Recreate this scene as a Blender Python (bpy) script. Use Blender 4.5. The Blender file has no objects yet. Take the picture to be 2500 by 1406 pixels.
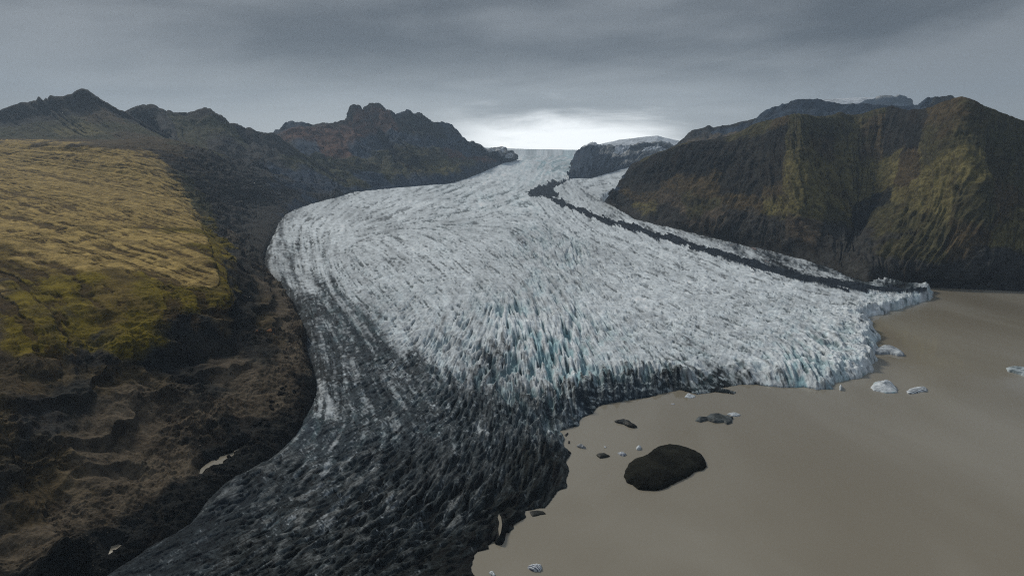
import bpy, math, time
import numpy as np
T0 = time.time()
SC = bpy.context.scene

# ------------------------------------------------------------------ camera
F = 1629.0            # focal length in photo pixels (photo is 2500 wide)
CX, CY = 1250.0, 703.0
HCAM = 350.0
PITCH = math.atan((703 - 430) / F)
cam_d = bpy.data.cameras.new('camera')
cam = bpy.data.objects.new('camera', cam_d)
SC.collection.objects.link(cam)
cam.location = (0, 0, HCAM)
cam.rotation_euler = (math.pi / 2 - PITCH, 0, 0)
cam_d.sensor_width = 36
cam_d.lens = 36 * F / 2500
cam_d.clip_start = 1
cam_d.clip_end = 200000
SC.camera = cam
CT, ST = math.cos(PITCH), math.sin(PITCH)

# ------------------------------------------------------------------ view
SC.view_settings.view_transform = 'Standard'
SC.view_settings.look = 'None'
SC.view_settings.exposure = 0.70
SC.view_settings.gamma = 1.0
SC.view_settings.use_curve_mapping = False
SC.cycles.volume_bounces = 0
SC.cycles.max_bounces = 6
SC.cycles.use_denoising = False
SC.cycles.filter_width = 1.1
SC.cycles.sample_clamp_indirect = 2.0

# ------------------------------------------------------------------ node helper
class NT:
    def __init__(s, tree):
        s.t = tree; s.n = tree.nodes; s.l = tree.links
    def new(s, typ, **kw):
        n = s.n.new(typ)
        for k, v in kw.items():
            if k.startswith('i_'):
                n.inputs[k[2:].replace('_', ' ')].default_value = v
            else:
                setattr(n, k, v)
        return n
    def link(s, a, b):
        s.l.new(a, b)
    def setin(s, sock, v):
        if hasattr(v, 'is_output') or isinstance(v, bpy.types.NodeSocket): s.l.new(v, sock)
        elif v is not None: sock.default_value = v
    def math(s, op, a, b=None, c=None, clamp=False):
        n = s.n.new('ShaderNodeMath'); n.operation = op; n.use_clamp = clamp
        for i, v in enumerate((a, b, c)):
            if v is not None: s.setin(n.inputs[i], v)
        return n.outputs[0]
    def mix(s, f, a, b, blend='MIX'):
        n = s.n.new('ShaderNodeMix'); n.data_type = 'RGBA'; n.blend_type = blend
        s.setin(n.inputs[0], f); s.setin(n.inputs[6], a); s.setin(n.inputs[7], b)
        return n.outputs[2]
    def rng(s, v, a, b, c=0.0, d=1.0, smooth=True):
        n = s.n.new('ShaderNodeMapRange')
        if smooth: n.interpolation_type = 'SMOOTHSTEP'
        s.setin(n.inputs[0], v)
        for i, x in enumerate((a, b, c, d)): s.setin(n.inputs[i + 1], x)
        return n.outputs[0]
    def noise(s, vec, scale, detail=4, rough=0.55, dist=0.0):
        n = s.n.new('ShaderNodeTexNoise'); n.inputs['Scale'].default_value = scale
        n.inputs['Detail'].default_value = detail; n.inputs['Roughness'].default_value = rough
        n.inputs['Distortion'].default_value = dist
        if vec is not None: s.l.new(vec, n.inputs['Vector'])
        return n.outputs[0]
    def mapping(s, vec, scale=(1, 1, 1), rot=(0, 0, 0), loc=(0, 0, 0)):
        n = s.n.new('ShaderNodeMapping'); s.l.new(vec, n.inputs[0])
        n.inputs['Scale'].default_value = scale; n.inputs['Rotation'].default_value = rot
        n.inputs['Location'].default_value = loc
        return n.outputs[0]

# ------------------------------------------------------------------ world: overcast sky
SUN_EL, SUN_AZ = math.radians(34), math.radians(-38)     # azimuth clockwise from +Y (view direction)
w = bpy.data.worlds.new('World'); SC.world = w; w.use_nodes = True
N = NT(w.node_tree); N.n.clear()
out = N.new('ShaderNodeOutputWorld'); bg = N.new('ShaderNodeBackground')
N.link(bg.outputs[0], out.inputs[0])
tc = N.new('ShaderNodeTexCoord')
sep = N.new('ShaderNodeSeparateXYZ'); N.link(tc.outputs['Generated'], sep.inputs[0])
dx, dy, dz = sep.outputs
# cloud deck: project the view direction onto a flat deck so clouds compress toward the horizon
den = N.math('ADD', N.math('MAXIMUM', dz, 0.0), 0.16)
cx_ = N.math('DIVIDE', dx, den); cy_ = N.math('DIVIDE', dy, den)
comb = N.new('ShaderNodeCombineXYZ'); N.link(cx_, comb.inputs[0]); N.link(cy_, comb.inputs[1])
m1 = N.mapping(comb.outputs[0], scale=(0.55, 1.5, 1), rot=(0, 0, math.radians(34)))
n1 = N.noise(m1, 0.9, 5, 0.5, 0.35)
m2 = N.mapping(comb.outputs[0], scale=(0.9, 1.0, 1), rot=(0, 0, math.radians(-20)), loc=(3, 1, 0))
n2 = N.noise(m2, 0.55, 4, 0.5, 0.2)
mw_ = N.mapping(tc.outputs['Generated'], scale=(1.6, 1.2, 6.5), rot=(0, math.radians(24), 0), loc=(2.3, 0, .7))
nw = N.noise(mw_, 1.0, 6, 0.55, 0.4)
cl = N.math('ADD', N.math('MULTIPLY', n1, 0.25), N.math('ADD', N.math('MULTIPLY', n2, 0.2), N.math('MULTIPLY', nw, 0.55)))
cl = N.math('SUBTRACT', cl, N.rng(dz, 0.10, 0.26, 0.0, 0.05))
clf = N.rng(cl, 0.39, 0.58)
base = N.mix(clf, (0.070, 0.078, 0.087, 1), (0.205, 0.220, 0.234, 1))
# paler toward the horizon
hz = N.rng(dz, 0.02, 0.17, 0.8, 0.0)
hz2 = N.math('MULTIPLY', hz, N.rng(n1, 0.2, 0.8, 0.55, 1.0))
base = N.mix(hz2, base, (0.340, 0.370, 0.385, 1))
# break in the clouds above the ice cap (direction about x=+0.05)
az_ = N.math('DIVIDE', dx, N.math('MAXIMUM', dy, .05)); el_ = N.math('DIVIDE', dz, N.math('MAXIMUM', dy, .05))
m3 = N.mapping(comb.outputs[0], scale=(1.6, 2.6, 1), rot=(0, 0, math.radians(25)), loc=(1, 5, 0))
n3 = N.noise(m3, 0.8, 6, 0.58, 0.5)
jz = N.math('ADD', el_, N.math('MULTIPLY', N.math('SUBTRACT', n3, 0.5), 0.09))
gv = N.rng(jz, 0.050, 0.108, 1.0, 0.0)
jaz = N.math('ADD', az_, N.math('MULTIPLY', N.math('SUBTRACT', n3, 0.5), 0.12))
gh = N.math('MULTIPLY', N.rng(jaz, -0.15, 0.0), N.rng(jaz, 0.29, 0.16))
gl = N.math('MULTIPLY', N.math('MULTIPLY', gv, gh), N.rng(dy, 0.2, 0.6))
# a weaker veil of light around and above it, leaning to the left
gv2 = N.rng(jz, 0.04, 0.20, 1.0, 0.0)
gh2 = N.math('MULTIPLY', N.rng(jaz, -0.85, -0.20), N.rng(jaz, 0.60, 0.18))
gl2 = N.math('MULTIPLY', N.math('MULTIPLY', gv2, gh2), N.math('MULTIPLY', N.rng(dy, 0.2, 0.6), 0.80))
base = N.mix(gl2, base, (0.52, 0.555, 0.57, 1))
base = N.mix(gl, base, (1.32, 1.36, 1.37, 1))
# brighter overcast overhead and behind the photographer
ov = N.math('MAXIMUM', N.rng(dz, 0.30, 0.8), N.math('MULTIPLY', N.rng(dy, 0.1, -0.6), N.math('MULTIPLY', N.rng(dz, 0.0, 0.4), 0.35)))
base = N.mix(ov, base, (0.24, 0.27, 0.31, 1))
# the blue sky above the cloud leaks in a little
sky = N.new('ShaderNodeTexSky'); sky.sky_type = 'NISHITA'; sky.sun_disc = False
sky.sun_elevation = SUN_EL; sky.sun_rotation = SUN_AZ
skc = N.mix(1.0, sky.outputs[0], (0.1, 0.1, 0.1, 1), 'MULTIPLY')
col = N.mix(0.04, base, skc)
N.link(col, bg.inputs[0]); bg.inputs[1].default_value = 0.71

sd = bpy.data.lights.new('sun', 'SUN'); sd.energy = 1.5; sd.angle = math.radians(10)
sd.color = (1.0, 0.95, 0.86)
so = bpy.data.objects.new('sun', sd); SC.collection.objects.link(so)
so.rotation_euler = (math.pi / 2 - SUN_EL, 0, math.pi - SUN_AZ)
so.location = (0, 0, 3000)

# ------------------------------------------------------------------ numpy noise
rs = np.random.RandomState(7)
PERM = rs.permutation(256).astype(np.int32); PERM = np.concatenate([PERM, PERM, PERM[:8]])
GR = rs.normal(size=(256, 3)); GR /= np.linalg.norm(GR, axis=1)[:, None]; GR = GR.astype(np.float32)
def perlin(x, y, z=None, seed=0):
    x = np.asarray(x, np.float32) + seed * 17.31; y = np.asarray(y, np.float32) - seed * 9.77
    if z is None: z = np.float32(seed * 3.7 + .5) + np.zeros_like(x)
    z = np.asarray(z, np.float32)
    xi = np.floor(x); yi = np.floor(y); zi = np.floor(z)
    xf, yf, zf = x - xi, y - yi, z - zi
    xi = xi.astype(np.int32) & 255; yi = yi.astype(np.int32) & 255; zi = zi.astype(np.int32) & 255
    u, v, w_ = [t * t * t * (t * (t * 6 - 15) + 10) for t in (xf, yf, zf)]
    def g(i, j, k):
        h = PERM[PERM[PERM[xi + i] + yi + j] + zi + k]
        return GR[h, 0] * (xf - i) + GR[h, 1] * (yf - j) + GR[h, 2] * (zf - k)
    def lp(a, b, t): return a + (b - a) * t
    r = lp(lp(lp(g(0,0,0), g(1,0,0), u), lp(g(0,1,0), g(1,1,0), u), v),
           lp(lp(g(0,0,1), g(1,0,1), u), lp(g(0,1,1), g(1,1,1), u), v), w_)
    return r * 1.6
def fbm(x, y, z=None, oct=4, seed=0, gain=0.5, ridged=False):
    s = 0; a = 1.0; tot = 0; f = 1.0
    for o in range(oct):
        n = perlin(x * f, y * f, None if z is None else z * f, seed + o)
        if ridged: n = 1 - 2 * np.abs(n)
        s = s + n * a; tot += a; a *= gain; f *= 2.03
    return s / tot
def sstep(a, b, x):
    t = np.clip((x - a) / (b - a), 0, 1); return t * t * (3 - 2 * t)

# ------------------------------------------------------------------ pixel <-> world on real surfaces
def ray(px, py):
    a = (np.asarray(px, float) - CX) / F; b = (CY - np.asarray(py, float)) / F
    return a, CT + b * ST, -ST + b * CT
def P(px, py, D):
    x, y, z = ray(px, py); k = D / y
    return np.stack(np.broadcast_arrays(x * k, y * k, HCAM + z * k), -1)
def on_level(px, py, z0=0.0):
    x, y, z = ray(px, py); k = (z0 - HCAM) / z
    return np.stack([x * k, y * k], -1)

# ------------------------------------------------------------------ mesh helpers
def link(o): SC.collection.objects.link(o); return o
def mesh_np(name, V, Fq, mat, cols=None, smooth=True, attrs=None, parent=None):
    me = bpy.data.meshes.new(name)
    V = np.ascontiguousarray(V, np.float32); Fq = np.ascontiguousarray(Fq, np.int32)
    k = Fq.shape[1]
    me.vertices.add(len(V)); me.vertices.foreach_set('co', V.ravel())
    me.loops.add(Fq.size); me.loops.foreach_set('vertex_index', Fq.ravel())
    me.polygons.add(len(Fq)); me.polygons.foreach_set('loop_start', np.arange(0, Fq.size, k, dtype=np.int32))
    me.polygons.foreach_set('loop_total', np.full(len(Fq), k, np.int32))
    me.update(calc_edges=True)
    me.polygons.foreach_set('use_smooth', np.full(len(Fq), smooth, bool))
    if cols is not None:
        at = me.attributes.new('tint', 'FLOAT_COLOR', 'POINT')
        c = np.ones((len(V), 4), np.float32); c[:, :3] = cols; at.data.foreach_set('color', c.ravel())
    for an, av in (attrs or {}).items():
        at = me.attributes.new(an, 'FLOAT', 'POINT'); at.data.foreach_set('value', np.ascontiguousarray(av, np.float32))
    me.materials.append(mat)
    o = link(bpy.data.objects.new(name, me))
    if parent: o.parent = parent
    return o
def compact(V, Fq, *arrs):
    used = np.zeros(len(V), bool); used[Fq.ravel()] = True
    idx = np.cumsum(used) - 1
    return (V[used], idx[Fq]) + tuple(a[used] for a in arrs)
def grid_faces(nu, nv):
    i = np.arange(nu * nv).reshape(nu, nv)
    return np.stack([i[:-1, :-1], i[1:, :-1], i[1:, 1:], i[:-1, 1:]], -1).reshape(-1, 4)
def tag(o, label=None, cat=None, group=None, kind=None):
    for k, v in (('label', label), ('category', cat), ('group', group), ('kind', kind)):
        if v: o[k] = v
    return o

# ------------------------------------------------------------------ glacier outline and base surface
LAKE_PX = [(1400,1640),(1300,1560),(1230,1480),(1180,1430),(1150,1390),(1155,1365),(1166,1345),(1192,1338),(1190,1328),(1212,1312),(1214,1300),
 (1242,1303),(1256,1292),(1256,1282),(1286,1262),(1286,1246),(1330,1238),(1345,1218),(1366,1198),(1385,1192),(1384,1172),(1390,1150),(1380,1128),
 (1394,1106),(1376,1090),(1378,1072),(1366,1052),(1386,1046),(1412,1040),(1420,1022),(1448,1008),(1462,992),(1500,982),(1530,978),(1580,970),
 (1618,960),(1662,952),(1700,962),(1745,957),(1790,962),(1798,957),(1762,946),(1800,940),(1850,940),(1905,946),(1960,944),(1990,951),(2034,951),(2042,934),
 (2080,925),(2106,918),(2138,906),(2130,895),(2146,880),(2128,866),(2160,858),(2138,846),(2142,838),(2152,827),(2140,812),(2124,796),(2132,790),(2112,780),(2134,771),(2162,766),(2200,752),
 (2242,741),(2270,729),(2277,716),(2264,709),(2230,707),(2190,703),(2160,699)]
CLIFF = {0:3, 20:6, 26:12, 32:20, 36:22, 42:8, 50:14, 58:18, 66:14, 72:22, 77:6}
lake_xy = on_level([p[0] for p in LAKE_PX], [p[1] for p in LAKE_PX])
ck = sorted(CLIFF); cliff_h = np.interp(np.arange(len(LAKE_PX)), ck, [CLIFF[k] for k in ck])
def seg_dist(X, Y, pts, closed=False, vals=None):
    """distance to a polyline, and the polyline's value at the nearest point"""
    best = np.full(X.shape, 1e18); bv = np.zeros(X.shape) if vals is not None else None
    n = len(pts); rng_ = range(n if closed else n - 1)
    for i in rng_:
        a, b = pts[i], pts[(i + 1) % n]
        d = b - a; L = max(d @ d, 1e-9)
        t = np.clip(((X - a[0]) * d[0] + (Y - a[1]) * d[1]) / L, 0, 1)
        q = (X - a[0] - t * d[0]) ** 2 + (Y - a[1] - t * d[1]) ** 2
        m = q < best; best = np.where(m, q, best)
        if vals is not None: bv = np.where(m, vals[i] + (vals[(i + 1) % n] - vals[i]) * t, bv)
    return (np.sqrt(best), bv) if vals is not None else np.sqrt(best)
def inside(X, Y, pts):
    c = np.zeros(X.shape, bool); n = len(pts)
    for i in range(n):
        x1, y1 = pts[i]; x2, y2 = pts[(i + 1) % n]
        if y1 == y2: continue
        m = ((y1 > Y) != (y2 > Y)) & (X < (x2 - x1) * (Y - y1) / (y2 - y1) + x1)
        c ^= m
    return c
PY_ = [200, 535, 800, 1200, 2000, 3000, 4500, 6000, 7000, 7700, 8500, 9300, 10000, 11000, 12500, 14000, 18000, 26000]
PZ_ = [14, 24, 38, 62, 92, 128, 196, 268, 330, 392, 486, 610, 722, 850, 950, 985, 930, 800]
def prof(Y): return np.interp(Y, PY_, PZ_)
def smin(a, b, k):
    h = np.clip(0.5 + 0.5 * (b - a) / k, 0, 1); return b + (a - b) * h - k * h * (1 - h)
def Gbase(X, Y):
    X = np.asarray(X, float); Y = np.asarray(Y, float)
    d, c = seg_dist(X, Y, lake_xy[::2], vals=cliff_h[::2])
    c = c + (11 - c) * sstep(15, 130, d)
    return smin(prof(Y), c + 4 + 0.075 * d, 14.0)
def hit(px, py):
    """where the pixel's ray meets the glacier's base surface"""
    Y = np.geomspace(300, 16000, 700); x, y, z = ray(px, py)
    zz = HCAM + z / y * Y; g = Gbase(x / y * Y, Y)
    k = np.where(zz <= g)[0]
    k = k[0] if len(k) else len(Y) - 1
    return np.array([x / y * Y[k], Y[k], g[k]])
LEFT_PX = [(1138,352),(1168,360),(1200,374),(1240,388),(1200,410),(1150,425),(1100,447),(1000,455),(935,462),(870,468),(815,480),(760,497),(715,510),(690,522),(680,540),(668,565),
 (652,590),(640,640),(648,665),(668,690),(692,712),(738,742),(722,790),(742,850),(765,900),(758,950),(725,1000),(702,1050),(655,1094),(605,1122),(555,1146),(505,1180),(468,1216),(440,1262),(350,1312),(270,1362),(200,1406),(110,1460),(20,1540),(-60,1640)]
RIGHT_PX = [(2120,684),(2040,652),(1960,629),(1890,611),(1800,592),(1720,573),(1640,553),(1560,536),(1515,508),(1475,490),(1470,476),(1500,462),(1530,448),(1548,425)]
left_xyz = np.array([hit(*p) for p in LEFT_PX]); right_xyz = np.array([hit(*p) for p in RIGHT_PX])
outline = np.concatenate([lake_xy, right_xyz[:, :2], [[1500, 6500], [4000, 9000], [7000, 26000], [-2500, 26000], [-900, 14000]], left_xyz[:, :2]])
print('outline', time.time() - T0)

# ------------------------------------------------------------------ control fields (inverse distance, in map/grid space)
def idw(px, py, pts, p=3.0, asp=1.0):
    pts = np.array(pts, float); nv = pts.shape[1] - 2
    W = 0; S = [0] * nv
    for r in pts:
        d = ((px - r[0]) ** 2 + ((py - r[1]) * asp) ** 2 + 400.0) ** (-p / 2)
        W = W + d
        for k in range(nv): S[k] = S[k] + d * r[2 + k]
    return [s / W for s in S]
def bilin(A, fi, fj):
    fi = np.clip(fi, 0, A.shape[0] - 1.001); fj = np.clip(fj, 0, A.shape[1] - 1.001)
    i = fi.astype(np.int32); j = fj.astype(np.int32); a = (fi - i).astype(np.float32); b = (fj - j).astype(np.float32)
    return (A[i, j] * (1 - a) + A[i + 1, j] * a) * (1 - b) + (A[i, j + 1] * (1 - a) + A[i + 1, j + 1] * a) * b
def lic(A, di, dj, k):
    """smear A along the direction field: log-step line integral, about 2**k cells each way"""
    n = A.shape; I, J = np.mgrid[0:n[0], 0:n[1]].astype(np.float32)
    f = A
    for s in range(k):
        st = 2.0 ** s * 0.7
        f = 0.5 * f + 0.25 * bilin(f, I + di * st, J + dj * st) + 0.25 * bilin(f, I - di * st, J - dj * st)
    return (f - f.mean()) / f.std()

# ------------------------------------------------------------------ glacier grid
DPX, DPY = 1.25, 1.05
gx = np.arange(-60, 2345, DPX); gy = np.arange(1500, 351, -DPY)
Yt = np.geomspace(250, 12600, 6000); zt = prof(Yt)
# image row of the profile surface
fw = Yt * CT - (zt - HCAM) * ST; up = Yt * ST + (zt - HCAM) * CT
rowt = CY - up / fw * F
rowt = np.minimum.accumulate(rowt)
Yrow = np.interp(-gy, -rowt, Yt)
Yrow = np.concatenate([Yrow, [13500, 15500, 17000, 18600]]); gyx = np.concatenate([gy, [350, 349, 348, 347]])
nr, nc = len(Yrow), len(gx)
zr = prof(Yrow)
depth = Yrow * CT + (HCAM - zr) * ST
Xg = ((gx - CX) / F)[None, :] * depth[:, None]; Yg = np.repeat(Yrow[:, None], nc, 1)
PXg = np.repeat(gx[None, :], nr, 0).astype(np.float32); PYg = np.repeat(gyx[:, None], nc, 1).astype(np.float32)
print('grid', nr, nc, time.time() - T0)
CH = 3   # base fields are smooth: evaluate coarsely then enlarge
ii = np.arange(0, nr + CH, CH).clip(max=nr - 1); jj = np.arange(0, nc + CH, CH).clip(max=nc - 1)
def coarse(fn, *arrs):
    A = fn(*[a[np.ix_(ii, jj)] for a in arrs])
    single = not isinstance(A, (list, tuple)); A = [A] if single else A
    I, J = np.mgrid[0:nr, 0:nc]
    o = [bilin(np.asarray(a, np.float32), I / CH, J / CH) for a in A]
    return o[0] if single else o
# ground margins wobble a little so the outline is not a polygon
wob = fbm(Xg / 60, Yg / 60, oct=5, seed=3, gain=0.6) * 9 + fbm(Xg / 12, Yg / 12, oct=3, seed=5) * 3
Xw = Xg + wob * np.clip(Yg / 1500, .5, 2.5); Yw = Yg + np.roll(wob, 57, 1) * np.clip(Yg / 1000, .5, 3)
ins = inside(Xw, Yw, outline)
dl, chh = seg_dist(Xw, Yw, lake_xy, vals=cliff_h)
dall = np.minimum(dl, coarse(lambda a, b: seg_dist(a, b, np.concatenate([lake_xy[-1:], right_xyz[:, :2]])), Xw, Yw))
dall = np.minimum(dall, coarse(lambda a, b: seg_dist(a, b, left_xyz[:, :2]), Xw, Yw))
dland = np.minimum(coarse(lambda a, b: seg_dist(a, b, right_xyz[:, :2]), Xw, Yw), coarse(lambda a, b: seg_dist(a, b, left_xyz[:, :2]), Xw, Yw))
G0 = coarse(Gbase, Xg, Yg)
_f = Yg * CT - (G0 - HCAM) * ST; _u = Yg * ST + (G0 - HCAM) * CT
PXg = (CX + Xg / _f * F).astype(np.float32); PYg = (CY - _u / _f * F).astype(np.float32)
print('sdf', time.time() - T0)

# direction of crevasses, as drawn on the map (dx,dy with y toward the viewer)
CREV = [(1350,800,.3,1),(1300,950,.12,1),(1420,960,.25,1),(1200,900,-.3,1),(1100,820,-.55,1),(1000,1000,-1,.95),(850,1050,-1,.55),(600,1250,-1,.55),(900,1250,-1,.75),
 (1100,1180,-.6,1),(1250,1150,-.4,1),(1300,1050,-.2,1),(400,1380,-1,.45),(1100,1330,-1,.5),(1250,1260,-1,.45),(750,800,-1,.2),(760,920,-1,.25),(780,1000,-1,.35),(700,650,1,.12),(680,560,1,.2),(850,650,1,-.45),(900,800,-1,.6),(1000,700,-1,.8),
 (1000,600,1,-.12),(900,520,1,-.1),(1080,540,1,0),(1120,600,1,.05),(1080,660,1,-.25),(1180,650,1,.3),(1200,560,1,.1),(1200,520,1,.05),(1270,600,.7,1),(1330,610,.5,1),(1400,600,.35,1),(1300,655,.8,1),(1150,720,-.5,1),(1250,530,1,.2),(1100,480,1,-.05),(1350,530,1,.35),(1000,540,1,-.05),(1350,720,.6,1),(1500,840,1,.9),(1550,910,.1,1),(1600,760,1,.38),(1800,850,1,.28),(2000,850,1,.7),(1950,900,.6,1),(2060,900,1,.6),(2100,820,1,.35),(2200,740,1,-.15),(1700,640,1,.38),(1900,760,1,.3),(1800,700,1,.32),
 (1500,540,1,.45),(1700,600,1,.4),(2000,690,1,.25),(1350,460,1,.3),(1200,480,1,-.1),(1250,400,1,-.2),(1300,370,.6,1),(1500,450,1,.1),(1500,650,.7,1),(1440,620,.4,1)]
FLOW = [(1250,400,-.5,1),(1200,460,-1,.35),(950,490,-1,.4),(800,520,-1,.8),(720,600,.15,1),(720,750,.4,1),(760,900,.1,1),(850,760,.9,1),(1000,900,.7,1),(1150,1000,.2,1),(700,1100,-.8,1),(500,1300,-1,.6),(900,1250,-1,.7),
 (1000,650,1,.75),(1200,700,1,.75),(1350,800,.7,1),(1400,950,.4,1),(1400,600,1,.5),(1600,700,1,.38),(1800,800,1,.32),(1950,880,1,.6),(2100,800,1,.3),(2200,725,1,.1),(1700,600,1,.37),(1500,530,1,.45),(1900,680,1,.25),(1400,480,.6,1),(1150,1250,-.7,1),(1450,440,-1,.3)]
def dirf(pts):
    pts = np.array(pts, float); n = np.hypot(pts[:, 2], pts[:, 3]); a = np.arctan2(pts[:, 3], pts[:, 2]) * 2   # double angle: lines, not arrows
    q = np.stack([pts[:, 0], pts[:, 1], np.cos(a), np.sin(a)], 1)
    c, s = coarse(lambda x, y: idw(x, y, q, 3.0, 1.3), PXg, PYg)
    th = np.arctan2(s, c) / 2
    vx, vy = np.cos(th) / DPX, -np.sin(th) / DPY
    return vy.astype(np.float32), vx.astype(np.float32)
ci, cj = dirf(CREV); fi_, fj_ = dirf(FLOW)
rg = np.random.RandomState(11)
def blur(A, k):
    for _ in range(k):
        A = (A + np.roll(A, 1, 0) + np.roll(A, -1, 0)) / 3; A = (A + np.roll(A, 1, 1) + np.roll(A, -1, 1)) / 3
    return A
def wn(k):
    A = blur(rg.normal(size=(nr, nc)).astype(np.float32), k); return (A - A.mean()) / A.std()
L_fine = lic(wn(1), ci, cj, 4)
L_med = lic(wn(4), ci, cj, 4); L_long = lic(wn(3), ci, cj, 6); W_0 = wn(0); L_thin = lic(wn(0), ci, cj, 3)
L_fine2 = lic(wn(1), ci, cj, 2)
L_big = lic(wn(20), ci, cj, 5)
L_cross = lic(wn(1), -cj, ci, 3)
L_crossm = lic(wn(3), -cj, ci, 4)
L_flow = lic(wn(2), fi_, fj_, 5)
L_flowb = lic(wn(16), fi_, fj_, 6)
L_huge = lic(wn(60), ci, cj, 6)
W_f = wn(1); W_m = wn(3); W_b = wn(30)
print('lic', time.time() - T0)
# ice surface character: (amplitude, coarse share, debris 0..1, blueness 0..1)
ZONE = [(1350,800,15,.8,.14,.8),(1300,900,16,.9,.34,.6),(1390,900,17,.9,.12,1),(1400,980,16,.9,.45,.7),(1250,760,11,.7,.12,.5),(1150,800,6,.6,.22,.2),(1200,900,12,.7,.50,.3),(1100,850,8,.5,.35,.2),(1300,1000,12,.7,.68,.4),
 (1000,800,5,.3,.22,.1),(900,700,3,.2,.22,.1),(800,650,3,.2,.30,.1),(700,600,2.5,.3,.34,.1),(690,540,2,.2,.2,0),(800,540,2,.2,.08,0),(680,680,3,.4,.52,.1),(655,640,3,.4,.50,0),(662,600,3,.4,.42,0),(705,710,3,.4,.60,0),(735,770,3,.4,.68,0),(690,560,2,.3,.26,0),(760,640,3,.3,.26,0),(730,690,3,.3,.46,0),(740,690,3,.3,.42,0),(790,910,3,.3,.52,0),(800,1000,3,.3,.58,0),(780,1085,3,.3,.70,.2),(780,760,3,.3,.62,.2),(850,800,3.5,.3,.74,.3),(900,850,4,.3,.70,.2),(740,800,4,.5,.62,0),(760,880,4,.6,.66,0),
 (900,950,5,.4,.76,.2),(1000,900,6,.5,.60,.1),(1000,1050,5,.5,.78,.2),(1150,1000,7,.5,.74,.1),(1200,1050,6,.5,.76,.1),(1340,1020,9,.6,.50,.2),(800,1050,4,.6,.76,.3),(740,1030,3,.5,.84,.5),(700,1150,4,.7,.90,.1),(600,1220,4,.7,.92,.2),(500,1300,3,.5,.97,.2),(350,1370,3,.5,.97,.2),
 (700,1250,4,.9,.76,0),(800,1170,5,.9,.72,0),(850,1150,6,.8,.82,.1),(900,1250,7,.9,.84,0),(950,1240,9,.9,.76,0),(1000,1220,8,.9,.86,0),(1000,1150,6,.6,.88,.1),(1150,1130,7,.6,.86,.1),(1150,1220,9,.8,.90,0),(600,1350,4,.7,.92,0),(750,1350,5,.8,.90,0),(1300,1120,6,.7,1.0,0),(1250,1200,7,.8,1.0,0),(1200,1290,5,.8,1.06,0),
 (1000,1320,6,.8,.98,0),(1100,1370,3,.6,1.1,0),(900,1400,5,.8,.98,0),(1370,1120,3,.6,1.0,0),(1450,960,10,.8,.74,.2),(1500,940,10,.8,.62,.4),(1550,925,12,.8,.52,.5),(1620,925,9,.8,.58,.3),(1680,945,6,.5,.66,.1),(1580,965,6,.6,.82,0),(1750,950,4,.4,.6,0),
 (1480,860,4,.4,.14,.3),(1600,850,3,.3,.13,.1),(1700,900,3,.3,.20,.2),(1850,920,5,.4,.10,.3),(1950,900,8,.6,.10,.7),(2000,850,8,.6,.12,.5),(2040,930,6,.4,.30,.3),(2110,880,6,.4,.16,.5),(2100,800,5,.4,.20,.3),(2000,780,5,.4,.14,.2),(2200,745,4,.4,.10,.5),
 (1900,740,4,.3,.16,.1),(1800,720,3,.3,.1,0),(1700,700,3,.3,.09,0),(1800,800,3,.3,.13,.1),(1600,750,3,.2,.08,0),(1500,700,3,.2,.1,0),(1480,640,3.5,.3,.22,0),(1400,620,5,.5,.24,.3),(1300,600,4.5,.5,.22,.2),(1180,600,3,.4,.18,0),(1250,680,2.5,.2,.10,0),(1400,700,4,.4,.14,.1),(1300,700,5,.5,.14,.3),(1200,720,3.5,.4,.14,.2),(1080,750,3.5,.3,.2,.1),(1130,690,2.5,.2,.14,0),
 (1100,560,3,.4,.18,.1),(1000,600,2.5,.2,.18,0),(900,560,2,.2,.14,0),(1000,500,1.2,.1,.03,0),(1200,530,1.5,.2,.05,0),(1200,490,2,.3,.10,.3),(1200,460,1.2,.2,.02,0),(1150,356,.6,.1,0,0),(1250,357,.6,.1,0,0),(1350,358,.6,.1,0,0),(1450,356,.6,.1,0,0),(1250,420,1,.1,0,.1),(1300,440,1.5,.2,.02,.2),(1330,400,3.5,.4,.14,.6),(1240,370,2.5,.4,.05,.7),(1380,390,3,.4,.12,.5),(1300,360,1,.1,.02,.1),
 (1500,590,2,.2,.10,0),(1650,640,2,.2,.12,0),(1420,530,1.5,.2,.08,0),(1400,455,1.5,.2,.12,0),(1480,450,2,.2,.08,0),(1500,500,2,.2,.22,0),(1600,545,2,.3,.26,0),(1700,583,2,.3,.36,0),(1800,610,2,.3,.46,0),(1900,635,2,.3,.62,0),(2000,660,2,.3,.74,0),(2100,688,2,.3,.84,0),(2200,703,2,.3,.9,0),(1960,660,2,.3,.5,0),(2040,680,2,.3,.56,0),
 (1620,605,2,.2,.08,0),(1700,632,2,.2,.06,0),(1800,665,2,.2,.05,0),(1880,688,2,.2,.05,0),(1960,703,2,.2,.05,0),(2040,715,2,.2,.06,0),(2120,722,3,.2,.06,.2),(2200,730,3,.2,.06,.3),(1500,560,2,.2,.08,0),(2250,724,3,.2,.1,.3)]
amp, big, deb, blu = coarse(lambda x, y: idw(x, y, ZONE, 3.6, 1.3), PXg, PYg)
amp = amp * (1 + .9 * sstep(.72, .95, deb) * big)
deb = deb + 0.07 * L_flowb * (deb > 0) * np.clip(deb * 3, .3, 1)
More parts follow.
